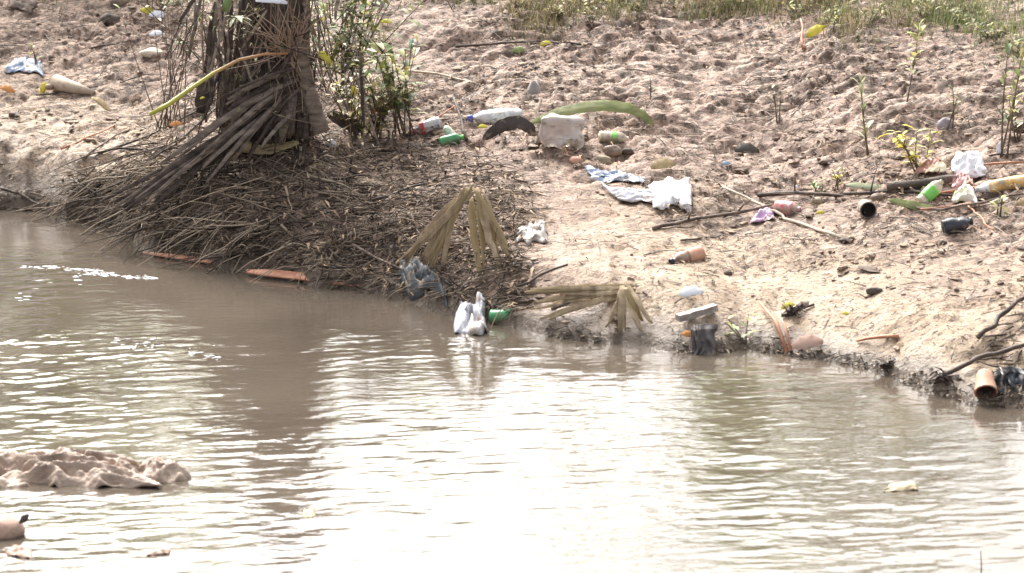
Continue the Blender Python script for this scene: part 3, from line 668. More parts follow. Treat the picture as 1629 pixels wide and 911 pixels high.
M_tan = mat('tan_husk', [(.42, .33, .20), (.55, .44, .28)], .7, 5, .3, 30)
M_rag = mat('dark_rag', [(.055, .048, .045), (.12, .10, .095)], .7, 5, .5, 30, dirt=0.3)
M_pink = mat('pink_clay', [(.42, .26, .2), (.55, .38, .3)], .7, 6, .3, 30, dirt=0.4)
sheet('plastic_sheet', 'bright white plastic sheet crumpled on the mud right of centre', 'plastic sheet', [(1040, 338), (1100, 334), (1098, 290), (1030, 300)], M_white, .03, .02, .03, seed=2)
sheet('plastic_sheet', 'grey white plastic sheet tucked under the bright white one', 'plastic sheet', [(985, 322), (1062, 340), (1068, 318), (960, 300)], M_greyp, .025, .015, .03, seed=4)
sheet('plastic_film', 'faded blue plastic film lying behind the white sheet', 'plastic film', [(940, 288), (1026, 296), (1026, 286), (930, 270)], M_blue, .025, .01, .02, seed=5, sc_=6)
sheet('plastic_film', 'bluish grey plastic film half buried in mud at the far left', 'plastic film', [(8, 112), (70, 122), (64, 98), (28, 98)], M_blue, .02, .01, .03, seed=6, sc_=5)
sheet('dark_leaf', 'large grey brown leaf lying at the top left corner', 'leaf', [(12, 16), (48, 26), (62, 8), (20, 6)], M_frond, .02, .015, .03, seed=7, edge=.1)
sheet('plastic_bag', 'purple pink wrapper by the left end of the red and white bottle', 'wrapper', [(1192, 356), (1232, 352), (1230, 340), (1205, 342)], mat('purple_film', [(.4, .22, .4), (.55, .42, .55)], .4, 20, dirt=0.5), .02, .01, .02, seed=9)
sheet('plastic_bag', 'red wrapper in the litter heap on the right', 'wrapper', [(1458, 278), (1500, 280), (1495, 264), (1470, 262)], mat('red_wrapper', [(.45, .2, .16), (.58, .36, .3)], .5, 8), .02, .015, .03, seed=10)
sheet('plastic_bag', 'pale yellow wrapper lying in front of the red wrapper', 'wrapper', [(1470, 284), (1506, 282), (1504, 270), (1478, 272)], mat('cream_wrapper', [(.62, .5, .3), (.72, .64, .45)], .5, 8), .015, .03, .02, seed=11)
sheet('plastic_bag', 'white and grey bag with a dark handle in the litter heap', 'bag', [(1512, 280), (1570, 284), (1565, 262), (1515, 258)], M_white, .03, .02, .05, seed=12)
sheet('plastic_bag', 'tangle of red and pink scraps between the bottles of the litter heap', 'scraps', [(1512, 300), (1550, 300), (1545, 284), (1515, 284)], mat('red_scraps', [(.2, .06, .05), (.5, .26, .24), (.6, .5, .48)], .5, 30), .03, .01, .04, seed=13, sc_=7)
sheet('bag_scrap', 'white bag scrap with a green corner below the litter heap', 'bag', [(1512, 326), (1556, 326), (1545, 306), (1520, 312)], mat('white_green_film', [(.3, .5, .12), (.7, .62, .52), (.75, .7, .62)], .4, 10), .015, .015, .06, seed=14)
sheet('mud_cloth', 'wide crumpled mud coloured cloth breaking the water at the lower left', 'cloth', [(-60, 775), (250, 775), (215, 735), (-40, 722)], M_cloth, .05, -.022, .075, n=110, sc_=5.2, seed=21, water=True, solid=.004, edge=.1)
sheet('mud_cloth', 'small folded muddy cloth hump at the right end of the wide cloth', 'cloth', [(215, 768), (305, 765), (292, 742), (222, 742)], M_cloth, .02, -.02, .085, n=30, sc_=2.2, seed=23, water=True, solid=.004)
sheet('leaf_float', 'orange brown leaf drifting below the brown lump at the left edge', 'leaf', [(8, 882), (50, 888), (52, 872), (20, 868)], M_pink, .01, .0, .012, n=14, seed=25, water=True)
sheet('leaf_float', 'small orange leaf drifting on white water at lower left of centre', 'leaf', [(232, 884), (270, 882), (272, 875), (240, 876)], M_pink, .008, .0, .01, n=14, seed=26, water=True)
sheet('leaf_float', 'small tan leaf drifting on the bright water at the right', 'leaf', [(1408, 782), (1462, 780), (1455, 770), (1415, 772)], M_tan, .008, .0, .016, n=14, seed=27, water=True)
sheet('leaf_float', 'faint tan leaf drifting on the bright water left of centre', 'leaf', [(480, 824), (502, 824), (500, 810), (484, 812)], M_tan, .008, .0, .012, n=14, seed=28, water=True)
# brown lump at the left edge
p = wat(10, 850); mb = MB(); mb.blob(p+Vector((-.02, 0, .02)), .07, (1.35, .9, .75), .08, 0, 16, 10)
t = thing('mud_lump', 'pinkish brown lump standing out of the water at the left edge', 'lump', p); mb.build('body', M_pink, t, sub=1)
mb = MB(); mb.blade([p+Vector((.055, -.02, .05)), p+Vector((.075, -.02, .07)), p+Vector((.09, -.02, .085))], .03, (0, -1, .2), .2); mb.build('torn_corner', M_rag, t, solid=.003)
# plank and black rag at the waterline
a, b = at(1078, 522, .05), at(1138, 498, .03)
def plank(name, a, b, wd, th, m, label, cat):
    t = (b-a).normalized(); s = t.cross(Vector((0, 0, 1))).normalized(); n_ = s.cross(t); L = (b-a).length; mb = MB(); vs = []; fs = []
    N = 9
    for i in range(N):
        c = a+t*L*i/(N-1)
        for (p, q) in ((-1, -1), (1, -1), (1, 1), (-1, 1)): vs.append(c+s*wd*.5*p*(1+U(-.05, .05))+n_*th*.5*q*(1+U(-.12, .12)))
    for i in range(N-1):
        for k in range(4): fs.append((i*4+k, i*4+(k+1) % 4, i*4+4+(k+1) % 4, i*4+4+k))
    fs += [(3, 2, 1, 0), tuple((N-1)*4+k for k in range(4))]; mb.add(vs, fs); return tag(mb.build(name, m, smooth=False), label, cat)
plank('plank', a, b, .045, .03, mat('weathered_plank', [(.2, .17, .15), (.42, .38, .35)], .7, 20, .6, 60, dirt=0.5), 'short weathered grey plank end sloping over the black rag at the waterline', 'plank')
def drape(name, label, cat, px0, px1, pt, pb, Y, m, seed=1, thick=.05):
    """a cloth hanging over an edge, with folds"""
    n = 26; vs = []; fs = []
    for j in range(n):
        for i in range(n):
            u, v = i/(n-1), j/(n-1)
            x = lerp(px0, px1, u)+6*float(vn(np.array([v*3]), np.array([u*2+seed]))[0])
            yy = lerp(pt, pb, v)+5*float(vn(np.array([u*5+seed]), np.array([v]))[0])*v
            f = float(vn(np.array([u*6+seed]), np.array([v*1.4]), 4)[0])*.6+.4*float(vn(np.array([u*13]), np.array([v*5+seed]), 4)[0])
            q = pl(x, yy, Y-.05*v); vs.append((q.x, q.y+thick*f*.6+.05*(v < .05), q.z))
    for j in range(n-1):
        for i in range(n-1): k = j*n+i; fs.append((k, k+1, k+n+1, k+n))
    mb = MB(); mb.add(vs, fs); return tag(mb.build(name, m, solid=.004), label, cat)
drape('black_rag', 'black rag hanging into the water from under the grey plank', 'rag', 1096, 1140, 520, 566, wat(1118, 562).y+.03, M_rag, 3)
drape('black_bag', 'dark shiny torn bag heaped at the waterline behind the terracotta pot', 'bag', 1582, 1640, 590, 640, wat(1600, 642).y+.06, M_blk, 5, .09)
# dark husk clumps at the waterline
for px, py, r, lb in [(1500, 610, .055, 'dark clump of rotting leaves at the waterline left of the terracotta pot'), (1410, 588, .03, 'small dark clod at the foot of the mud slope'), (1262, 500, .03, 'small dark clod above the split stalk')]:
    p = at(px, py); mb = MB()
    for _ in range(34): tri_leaf(mb, p+Vector((random.gauss(0, r*.6), random.gauss(0, r*.5), abs(random.gauss(0, r*.4))+.01)), U(.03, .07), .018, U(0, 6.28), U(-.9, .9), .005)
    tag(mb.build('leaf_clump', M_frondd, solid=.003), lb, 'leaf clump')

# ------------------------------------------------------------ bottles and containers
def frame(a, b, r):
    """matrix with local X from a to b"""
    x = (b-a).normalized(); z = Vector((0, 0, 1)); y = z.cross(x).normalized(); z = x.cross(y)
    M = Matrix((x, y, z)).transposed().to_4x4(); M.translation = a; return M
def bottle(label, pa, pb, rpx, body, cap=None, band=None, crush=.12, group=None, liftb=0.0, name='plastic_bottle', seed=1, bandpos=(.25, .6), neck=True, content=None):
    A = at(*pa); B = at(*pb); s = mpp(A); r = rpx*s
    B = Vector((B.x, A.y+(B.y-A.y)*.35, B.z)); B.z = max(B.z+liftb, 0)
    A.z += r*.6; B.z += r*.5
    L = (B-A).length; M = frame(A, B, r); t = thing(name, label, 'bottle', A-Vector((0, 0, r)), group)
    pr = [(0, r*.2), (.005, r*.75), (L*.03, r*.96), (L*.08, r)]
    for k in range(1, 12):
        u = .08+.56*k/11; pr.append((L*u, r*(1-.045*(k % 2))))
    pr += [(L*.70, r*.97), (L*.77, r*.8), (L*.84, r*.52), (L*.88, r*.36), (L*.93, r*.34)] if neck else [(L*.85, r), (L*.95, r*.9)]
    mb = MB(); mb.lathe(pr, M, 22, crush, seed); mb.build('body', body, t)
    if band:
        mb = MB(); n = 8; u0, u1 = bandpos; mb.lathe([(L*lerp(u0, u1, k/n), r*1.025) for k in range(n+1)], M, 22, crush, seed, caps=False); mb.build('label_band', band, t, solid=.001)
    if cap:
        mb = MB(); mb.lathe([(L*.905, r*.40), (L*.91, r*.45), (L*.985, r*.45), (L, r*.38)], M, 16); mb.build('cap', cap, t)
    return t
M_clear = mat('cloudy_clear_plastic', [(.66, .65, .64), (.84, .84, .86)], .22, 10, .1, 30, trans=.35, spec=.6, dirt=0.45)
M_mudclear = mat('silty_clear_plastic', [(.60, .52, .44), (.76, .72, .68), (.82, .8, .8)], .3, 6, .1, 30, trans=.25, spec=.5, dirt=0.5)
M_bcap = mat('blue_cap', [(.04, .06, .4)], .4, dirt=0.3); M_rcap = mat('red_label', [(.55, .04, .06), (.62, .1, .1)], .4, 12, dirt=0.5); M_gband = mat('bright_green_label', [(.15, .52, .07), (.22, .6, .12)], .4, 12, dirt=0.4)
M_tanb = mat('cream_bottle', [(.6, .5, .36), (.76, .68, .52)], .4, 8, .1, trans=.1, dirt=0.6); M_orl = mat('orange_white_label', [(.75, .7, .6), (.72, .4, .06), (.7, .66, .6)], .4, 26, dirt=0.6); M_redb = mat('red_stripe_label', [(.62, .08, .1), (.7, .3, .3), (.8, .66, .62)], .4, 30, dirt=0.6)
M_brb = mat('brown_bottle', [(.14, .08, .06), (.24, .14, .10)], .35, 8, .1, dirt=0.6); M_grb = mat('green_bottle', [(.05, .3, .1), (.12, .42, .18)], .3, 8, .1, trans=.2, dirt=0.6)
M_or = mat('orange_pink_paint', [(.5, .24, .15), (.6, .36, .25)], .5, 10, dirt=0.6)
bottle('long clear water bottle with a blue cap lying at the litter line', (832, 192), (744, 200), 13, M_clear, M_bcap, mat('worn_clear_label', [(.6, .64, .62), (.8, .8, .78)], .4, 30, dirt=0.6), .08, seed=2, liftb=.01)
bottle('clear bottle with a red label and cap end lying left of the blue capped bottle', (702, 202), (658, 215), 12, M_clear, M_rcap, M_rcap, .12, seed=3, bandpos=(.6, .76))
bottle('small cream bottle with a bright green band lying right of the clear jug', (952, 222), (1002, 222), 9.5, M_tanb, None, M_gband, .1, seed=4, bandpos=(.38, .55))
bottle('cream bottle with a bright green band tilted up against the log', (1462, 330), (1494, 300), 11, M_tanb, None, M_gband, .12, seed=5, bandpos=(.2, .58), liftb=.06)
bottle('red and white bottle lying at the end of the long brown stick', (1232, 336), (1276, 345), 12, mat('pink_white_bottle', [(.66, .22, .2), (.78, .55, .5)], .4, 14, dirt=0.6), M_redb, M_redb, .12, seed=6, bandpos=(.25, .7))
bottle('brown bottle with a torn pale label lying on the yellow mud near the waterline', (1116, 410), (1070, 437), 12.5, M_brb, M_blk, M_or, .1, seed=7, bandpos=(.04, .5))
bottle('black crushed bottle lying below the litter heap on the right', (1498, 372), (1545, 360), 15, M_blk, M_blk, None, .3, seed=8, liftb=.01)
bottle('long white bottle with orange print lying at the right edge of the litter heap', (1645, 292), (1540, 304), 11, M_white, None, M_orl, .1, seed=9, bandpos=(.05, .7))
bottle('small green bottle lying at the litter line between the red labelled and blue capped bottles', (700, 232), (738, 224), 10, M_grb, M_gband, None, .12, seed=11)
bottle('pale greenish bottle standing half hidden behind the thin reddish stick', (722, 222), (706, 208), 7, mat('pale_green_bottle', [(.5, .62, .45), (.66, .72, .6)], .35, 8, dirt=0.6), None, None, .12, seed=12, liftb=.03)
# jug
p = jb.copy(); s = mpp(p); Wd, Hh, Dd = 66*s, 50*s, .13
t = thing('plastic_jug', 'large clouded clear jug lying on its side under the palm leaf', 'jug', p)
def roundbox(c, sx_, sy_, sz_, r, m, name, par, crush=.012):
    import bmesh
    bm = bmesh.new(); bmesh.ops.create_cube(bm, size=1)
    for v in bm.verts: v.co = Vector((v.co.x*sx_, v.co.y*sy_, v.co.z*sz_))
    bmesh.ops.bevel(bm, geom=bm.edges[:]+bm.verts[:], offset=r, segments=5, affect='EDGES', profile=.5)
    bmesh.ops.subdivide_edges(bm, edges=[e for e in bm.edges if e.calc_length() > .04], cuts=7, use_grid_fill=True)
    for v in bm.verts:
        k = float(vn(np.array([v.co.x*22+5]), np.array([v.co.z*22+v.co.y*9]))[0]); v.co += v.co.normalized()*k*crush
        v.co += c-parent_world(par)
    me = bpy.data.meshes.new(name); bm.to_mesh(me); bm.free(); me.polygons.foreach_set('use_smooth', [True]*len(me.polygons)); me.materials.append(m)
    o = bpy.data.objects.new(name, me); COL.objects.link(o); o.parent = par; return o
roundbox(p+Vector((0, .02, Hh*.46)), Wd, Dd, Hh, .034, mat('jug_plastic', [(.56, .48, .42), (.70, .65, .62), (.80, .78, .77)], .25, 7, .15, 9, trans=.4, spec=.6, dirt=0.45), 'body', t, .02)
mb = MB(); cc = p+Vector((Wd*.5-.004, .02, Hh*.62)); mb.tube([cc, cc+Vector((.012, 0, 0))], .02, .02, 14); mb.build('neck', M_clear, t)
for i, zz in enumerate((.28, .7)):
    mb = MB(); mb.tube([p+Vector((-Wd*.42, .02-Dd*.5-.001, Hh*zz)), p+Vector((0, .02-Dd*.5-.004, Hh*(zz+.02))), p+Vector((Wd*.40, .02-Dd*.5-.001, Hh*zz))], .003, .003, 6); mb.build('moulded_rib', M_mudclear, t)
# black cup facing the camera
def cup(name, label, cat, px, py, rpx, L, m_out, m_in, direc, taper=.85, liftz=0, wall=.005):
    p = at(px, py); s = mpp(p); r = rpx*s; dv = Vector(direc).normalized()
    c = p+Vector((0, 0, r*.9+liftz)); t = thing(name, label, cat, p); M = frame(c-dv*L, c, r)
    mb = MB(); mb.lathe([(0, r*.3), (.002, r*taper*.9), (L*.1, r*taper), (L*.5, r*(taper+1)/2), (L*.97, r), (L, r*1.04), (L, r-wall)], M, 26); mb.f = mb.f[:-1]; mb.build('outer_wall', m_out, t)
    mb = MB(); mb.lathe([(L-.0005, r-wall*1.05), (L*.5, (r-wall)*(taper+1)/2), (L*.12, (r-wall)*taper), (L*.115, .001)], M, 26, caps=False); mb.build('inner_wall', m_in, t)
cup('cup', 'small black cup lying open towards the water on the yellow mud', 'cup', 1381, 346, 13.5, .09, mat('muddy_cup', [(.2, .16, .13), (.36, .29, .22)], .7, 10, dirt=0.6), mat('cup_inside', [(.03, .026, .024), (.07, .058, .05)], .7, 10), (.12, -1, -.05))
cup('clay_pot', 'terracotta coloured pot tipped mouth down at the waterline on the right', 'pot', 1568, 640, 18, .11, mat('terracotta', [(.38, .2, .13), (.5, .3, .2)], .65, 8, dirt=0.5), mat('pot_inside', [(.12, .05, .035), (.2, .09, .06)], .7, 8), (-.05, -.75, -.55), .72, .0, .006)
# rolled sheath cone, upper left
a, b = at(88, 142, .045), at(150, 148, .0)
t = thing('rolled_sheath', 'tan rolled leaf sheath with its hollow end facing left', 'sheath', a-Vector((0, 0, .045)))
M = frame(b, a, .05); L = (b-a).length; mb = MB(); mb.lathe([(0, .012), (L*.4, .035), (L, .055)], M, 20, .08, caps=False); mb.build('outer_roll', mat('tan_sheath', [(.36, .28, .21), (.48, .39, .3)], .75, 8, dirt=0.4), t, solid=.004)
mb = MB(); mb.blob(a+Vector((-.03, -.06, -.02)), .022, (1.2, 1, .9), .1, 0, 9, 7); mb.build('seed_husk', M_cloth, t)
strip('curled_leaf', 'tan curled leaf with a dark underside on the mud below the rolled sheath', [(145, 155), (155, 160), (166, 170), (176, 176)], at(165, 178).y, .06, M_lt, (.5, -.4, .8))
# stones and small scraps
def stone(px, py, rpx, m, label, cat='stone', sq=(1.3, .9, .75), name='stone', seg=12):
    p = at(px, py); r = rpx*mpp(p); mb = MB(); mb.blob(p+Vector((0, 0, r*.25)), r, sq, .24, U(-.4, .4), 9, 7); return tag(mb.build(name, m, sub=1), label, cat)
M_st = mat('brown_stone', [(.15, .11, .085), (.28, .21, .16)], .75, 14, .8, 60, dirt=.5); M_st2 = mat('pale_stone', [(.24, .19, .13), (.38, .31, .21)], .75, 14, .8, 60, dirt=.5)
stone(974, 243, 13, M_st, 'brown round stone below the small green banded bottle'); stone(998, 243, 8, M_brd, 'small dark stone touching the brown round stone'); stone(958, 259, 13, M_st2, 'pale yellowish stone below the brown round stone')
stone(916, 258, 10, M_or, 'orange pink scrap lying below the clear jug', 'scrap', name='scrap')
stone(850, 148, 14, mat('grey_stone', [(.26, .24, .23), (.4, .37, .35)], .8, 14, .5, 50), 'upright grey stone standing in mud above the clear jug', sq=(.9, .8, 1.2))
stone(1395, 315, 9, M_st, 'brown stone lying on the long reddish stick'); stone(1300, 322, 9, M_st2, 'pale stone on the mud above the pale stick')
stone(242, 88, 14, mat('cream_scrap', [(.62, .52, .4), (.76, .7, .6)], .6, 10, dirt=0.5), 'cream coloured smooth lump on the mud left of the twiggy shrub', 'lump', name='cream_lump', sq=(1.5, .9, .6))
stone(174, 36, 15, M_brd, 'dark round clod on the mud at upper left', 'clod', name='clod'); stone(190, 6, 13, M_st, 'grey clod at the top edge left of the stump', 'clod', name='clod'); stone(1348, 384, 10, M_brd, 'dark clod at the lower end of the long pale stick', 'clod', name='clod', sq=(1.5, .9, .5))
stone(1390, 466, 10, M_brd, 'dark clod on the wet mud above the waterline at right', 'clod', name='clod', sq=(1.5, .9, .7)); stone(1158, 436, 6, M_brd, 'tiny dark clod right of the brown bottle', 'clod', name='clod'); stone(1500, 388, 6, M_brd, 'tiny dark clod below the black crushed bottle', 'clod', name='clod')
stone(1506, 203, 15, mat('grey_bag', [(.22, .19, .2), (.4, .36, .38)], .5, 8), 'small grey bag lying below the orange leaved seedling', 'bag', name='small_bag', sq=(1, .8, .9)); stone(1622, 205, 13, M_brd, 'dark clod at the right edge beside the tan seedling', 'clod', name='clod')
stone(385, 208, 11, mat('cream_white', [(.74, .68, .56), (.82, .78, .7)], .5, 8, dirt=0.4), 'cream white rounded scrap against the foot of the stump', 'scrap', name='scrap', sq=(.8, .7, 1.1)); stone(438, 218, 6, M_white, 'small white scrap at the foot of the stump', 'scrap', name='scrap'); stone(527, 232, 9, M_white, 'white crumpled scrap right of the stump foot', 'scrap', name='scrap', sq=(1.1, .8, 1))
stone(504, 268, 9, M_lt, 'small tan scrap on the right slope of the root heap', 'scrap', name='scrap')
def scrapleaf(px, py, Lp, m, label, a=None, lift=.02, cat='leaf', w_=.5, Y=None):
    p = at(px, py, lift) if Y is None else pl(px, py, Y); L = Lp*mpp(p); a = U(-.6, .6) if a is None else a; v = Vector((math.cos(a), .15, math.sin(a))); mb = MB()
    mb.blade([p-v*L*.5, p-v*L*.2+Vector((0, 0, L*.08)), p+v*L*.15+Vector((0, 0, L*.08)), p+v*L*.5], L*w_, (0, -.75, .65), .25)
    return tag(mb.build('fallen_leaf' if cat == 'leaf' else 'scrap', m, solid=.0015), label, cat)
M_ora = mat('orange_scrap', [(.55, .22, .06), (.66, .34, .12)], .6, 10)
for args in [(1298, 56, 34, M_yel, 'bright yellow green leaf lying just below the grass line', .5), (236, 24, 26, M_yel, 'orange yellow leaf at the top edge left of the twiggy shrub', -.3), (252, 30, 28, M_white, 'white scrap beside the orange yellow leaf', -.1, .02, 'scrap'), (250, 60, 24, M_white, 'white scrap below the orange yellow leaf', 0, .02, 'scrap'),
             (12, 148, 24, M_ora, 'orange brown leaf at the left edge', -.3), (70, 146, 22, M_yel, 'pale yellow leaf below the mouth of the rolled sheath', 1.2), (280, 206, 20, M_ora, 'orange scrap by the roots of the twiggy shrub', .1, .03, 'scrap'),
             (655, 84, 16, mat('mint_plastic', [(.3, .62, .45), (.45, .72, .58)], .5), 'mint green plastic scrap on top of the yellow leaved shrub', 1.2, .06, 'scrap'), (615, 40, 18, M_yel, 'yellow leaf at the top right of the olive shrub', 0),
             (1254, 494, 22, M_yel, 'yellow leaf on the wet mud above the split stalk', .3), (1345, 506, 12, M_yel, 'tiny yellow leaf on the wet mud slope', 0), (1305, 345, 14, M_yel, 'tiny yellow leaf right of the red and white bottle', 0), (1100, 470, 40, M_white, 'white flat scrap near the waterline below the brown bottle', .1, .01, 'scrap'),
             (868, 75, 18, M_yel, 'orange yellow leaf lying on the long dark stalk', .2), (825, 84, 24, M_lg, 'green scrap just below the long dark stalk', 0, .01, 'scrap'), (768, 208, 16, M_yel, 'yellow scrap under the blue capped bottle', 0, .02, 'scrap'),
             (1095, 540, 24, M_ora, 'orange scrap left of the black rag at the waterline', -.2, .02, 'scrap'), (1640, 286, 22, M_ora, 'orange leaf at the right edge above the white bottle', 1.2), (1155, 264, 16, M_blue, 'small blue scrap on the mud above the white sheet', 0, .01, 'scrap'),
             (1188, 246, 40, M_dk, 'long dark leaf on the mud above the blue scrap', -.05), (1055, 270, 40, M_lt, 'brown curled leaf right of the faded blue film', .1), (1268, 300, 10, M_white, 'tiny white scrap on the litter line', .4, .01, 'scrap'), (1590, 245, 22, M_white, 'white upright scrap in the sticks at the right edge', 1.4, .03, 'scrap'),
             (1630, 330, 30, M_lt, 'tan leaf at the right edge beside the grey stick', .1), (1285, 555, 50, M_pink, 'pale pink brown husk lying at the waterline by the split stalk', .15), (1275, 495, 26, M_st, 'grey brown husk beside the yellow leaf', .5)]:
    scrapleaf(*args)
scrapleaf(516, 92, 28, M_yel, 'yellow leaf caught on the right side of the stump', -.7, Y=YF-.08); scrapleaf(563, 144, 16, M_yel, 'small yellow leaf in the dry weeds right of the stump', -1.3, Y=YF-.1)
scrapleaf(322, 156, 8, M_yel, 'tiny yellow leaf in the hollow left of the stump', .3, Y=YF-.14); scrapleaf(362, 6, 28, M_lg, 'green leaf at the top edge in front of the stump', 1.2, Y=YF-.1); scrapleaf(432, 3, 50, M_white, 'white scrap caught on top of the stump at the frame edge', -.1, Y=YF-.15, cat='scrap', w_=.35)

# ------------------------------------------------------------ litter around the middle of the shoreline
M_tsh = mat('tan_dry_sheath', [(.26, .185, .115), (.44, .33, .205), (.55, .43, .28)], .75, 9, .8, 90, stretch=(3, 3, .7), dirt=0.3)
ym = at(735, 430).y
def fronds(t, src, dst, n, Y, m, w_=(.015, .04), arch=.06, spread=10):
    for k in range(n):
        u = k/(n-1); a = (src[0]+random.gauss(0, spread*.5), src[1]+random.gauss(0, spread*.5)); b = (lerp(dst[0][0], dst[1][0], u)+random.gauss(0, spread), lerp(dst[0][1], dst[1][1], u)+random.gauss(0, spread))
        p = pl(*a, Y+U(-.05, .05)); q = at(*b, .01); q.y = min(q.y, Y+.05); mid = lerp(p, q, .45)+Vector((U(-.03, .03), -.03, arch*U(.3, 1.2)))
        mb = MB(); mb.blade([p*(1-e)**2+mid*2*e*(1-e)+q*e*e+Vector((U(-.004, .004), 0, U(-.004, .004))) for e in [c/9 for c in range(10)]], U(*w_), (U(-.5, .5), -.8, .5), .4, lambda u: .3+.7*math.sin(math.pi*min(1, max(0, u)))**.6, .15); mb.build('dry_leaf', random.choice(m), t, solid=.002)
MF = [M_tsh, M_tsh, M_tsh, M_tsh, M_lt]
t = thing('dead_frond', 'tan dried palm frond with leaves fanned down the bank in the middle of the picture', 'palm frond', at(735, 425))
fronds(t, (748, 300), ((655, 395), (700, 430)), 14, ym+.03, MF); fronds(t, (755, 300), ((770, 430), (812, 415)), 9, ym+.03, MF)
t = thing('dead_frond', 'flattened tan palm frond lying at the waterline right of the fanned one', 'palm frond', at(930, 500))
fronds(t, (1010, 462), ((850, 440), (870, 505)), 14, at(960, 480).y, MF, arch=.03); fronds(t, (990, 458), ((960, 520), (1030, 520)), 6, at(990, 500).y, MF, arch=.03)
for (a, b, l) in [((392, 432), (520, 446), 'pinkish palm stalk lying at the waterline right of the root heap'), ((470, 442), (612, 456), 'reddish palm stalk lying at the waterline left of the dark rag')]:
    p, q = wat(*a, .02), wat(*b, .02); mb = MB(); mb.blade([p, lerp(p, q, .3), lerp(p, q, .7), q], .06, (0, -.5, 1), .35, lambda u: .35+.65*math.sin(math.pi*u)**.5)
    tag(mb.build('palm_stalk', M_red, solid=.008), l, 'stalk', 'palm stalks floating below the root heap')
for k_, (pa, pb) in enumerate([((650, 350), (700, 440)), ((700, 400), (800, 380)), ((820, 470), (900, 430)), ((880, 505), (960, 470)), ((590, 330), (680, 300)), ((560, 400), (640, 440))]):
    stick('dead_branch', [pa, pb], .008, .005, M_br if k_ % 2 else M_brd, 'thin branch lying among the tan fronds at the middle of the shoreline', 'branch', 'thin branches among the tan fronds', [.03, .03])
sheet('dark_rag', 'dark blue grey rag at the waterline left of the fanned frond', 'rag', [(640, 470), (710, 480), (690, 430), (630, 430)], mat('blue_grey_rag', [(.04, .045, .05), (.1, .11, .12)], .7, 5, .5, 30, dirt=0.4), .05, .01, .06, seed=35, sc_=4, edge=.2)
sheet('plastic_bag', 'pale pinkish white bag at the waterline below the fanned frond', 'bag', [(722, 528), (775, 532), (770, 488), (728, 484)], M_greyp, .04, .02, .08, seed=37, sc_=4, edge=.2)
bottle('green bottle at the waterline below the fanned frond', (780, 512), (826, 514), 13, M_grb, M_gband, None, .1, seed=13)
sheet('plastic_bag', 'light grey bag lying on the bank behind the flattened frond', 'bag', [(820, 385), (872, 388), (868, 360), (826, 360)], mat('silty_film', [(.25, .22, .19), (.42, .38, .34)], .5, 6), .02, .005, .03, seed=39, sc_=4, edge=.25)

# ------------------------------------------------------------ foam on the water, and ripple glints modelled as white flecks
M_foam_glint = mat('foam_and_glints', [(.72, .70, .68), (.86, .85, .84)], .5, 30, .3, 90)
mb = MB()
for (x0, y0, x1, y1, n_) in [(40, 425, 160, 430, 60), (140, 434, 245, 443, 90), (118, 440, 130, 441, 10), (230, 545, 350, 570, 45), (20, 470, 45, 472, 6), (170, 540, 240, 550, 20)]:  # the lowest patches imitate glints on the ripples with white blobs
    for _ in range(n_):
        u = U(0, 1); p = wat(lerp(x0, x1, u)+random.gauss(0, 3), lerp(y0, y1, u)+random.gauss(0, 1.6 if n_ > 50 else 5)); r = U(.002, .008)
        mb.blob(p+Vector((0, 0, .001)), r, (U(1, 4), 1, .3), .25, 0, 7, 4)
tag(mb.build('foam_and_glints', M_foam_glint), kind='stuff')
stick('reed', [(1558, 911), (1561, 876)], .003, .002, M_brd, 'thin dark reed tip standing out of the water at the lower right', 'reed', lifts=[-.02, .0])
o = [o for o in COL.objects if o.name.startswith('reed')][0]
bpy.data.objects.remove(o)
p = wat(1560, 925); q = pl(1560, 876, p.y); mb = MB(); mb.tube([p-Vector((0, 0, .05)), lerp(p, q, .5)+Vector((.003, 0, 0)), q], .003, .0015, 6)
tag(mb.build('reed', M_brd), 'thin dark reed tip standing out of the water at the lower right', 'reed')

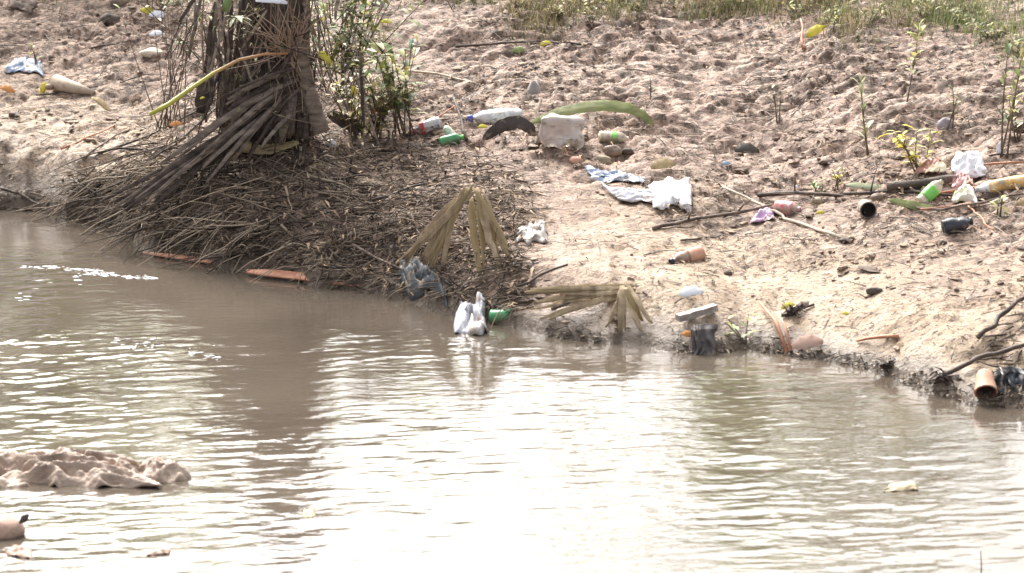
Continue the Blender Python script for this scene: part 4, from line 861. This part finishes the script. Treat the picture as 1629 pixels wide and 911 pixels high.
# ------------------------------------------------------------ trees and bushes beyond the bank (they show in the water)
M_crown = lm('crown_leaves', [(.18, .27, .02), (.32, .44, .03), (.44, .54, .06)], .6)
def crown(mb, c, rx, ry, rz, n, L, clumps=9):
    cs = [Vector((c[0]+random.gauss(0, rx*.5), c[1]+random.gauss(0, ry*.5), c[2]+random.gauss(0, rz*.5))) for _ in range(clumps)]
    for _ in range(n):
        k = random.choice(cs); p = k+Vector((random.gauss(0, rx*.2), random.gauss(0, ry*.2), random.gauss(0, rz*.2))); a = U(0, 6.28); el = U(-.9, .6)
        v = Vector((math.cos(a)*math.cos(el), math.sin(a)*math.cos(el), math.sin(el))); l = L*U(.6, 1.3)
        mb.blade([p, p+v*l*.5, p+v*l+Vector((0, 0, -l*.2))], l*.45, (U(-.5, .5), U(-.5, .5), 1), .2)
    return cs
def tree(name, label, cat, x, y, h, cz, rx, rz, n, L=.12, tr=.05, group='bushes and trees behind the bank, mirrored in the water'):
    b = Vector((x, y, h1(x, y)-.05)); t = thing(name, label, cat, b, group); mb = MB(); cs = crown(mb, (x, y, cz), rx, rx*.6, rz, n, L)
    mb.build('crown', M_crown, t); mb = MB(); f = Vector((x+U(-.1, .1), y, lerp(b.z, cz, .6))); mb.tube([b, lerp(b, f, .5)+Vector((.04, 0, 0)), f], tr, tr*.6, 8, .1)
    for c in cs: mb.tube([f, lerp(f, c, .5)+Vector((0, 0, .05)), c], tr*.4, tr*.12, 5)
    mb.build('trunk', M_br, t)
lb = 'dense leafy bush behind the bank, seen as a dark reflection in the water'
for x, y, cz, rx, rz, n in [(-4.9, 21.6, 2.2, .9, 1.1, 5200), (-3.7, 21.0, 2.2, .8, 1.1, 5200), (-2.7, 21.4, 2.3, .7, 1.0, 5200), (-1.9, 21.0, 2.0, .6, .85, 3600), (-1.1, 20.8, 1.7, .7, .7, 4200), (-.5, 21.3, 1.8, .6, .6, 3600), (.2, 21, 1.7, .6, .65, 3800), (.9, 21.4, 1.75, .6, .65, 3600), (1.6, 20.9, 1.7, .6, .7, 3600), (2.5, 21.1, 1.9, .7, .75, 4000), (3.6, 21.2, 1.95, .8, .75, 4000), (5, 21.5, 2.0, .9, .8, 2600)]:
    tree('bush', lb, 'bush', x, y, 0, cz, rx, rz, n)
tree('tree', 'tree with an airy green crown behind the bank, mirrored at the lower right', 'tree', 2.1, 22.6, 0, 4.05, 1.5, .55, 5200, .13, .07)
tree('tree', 'tree with an airy green crown behind the bank, mirrored at the lower left', 'tree', -3.9, 23.4, 0, 3.9, 1.0, .5, 3600, .13, .07)
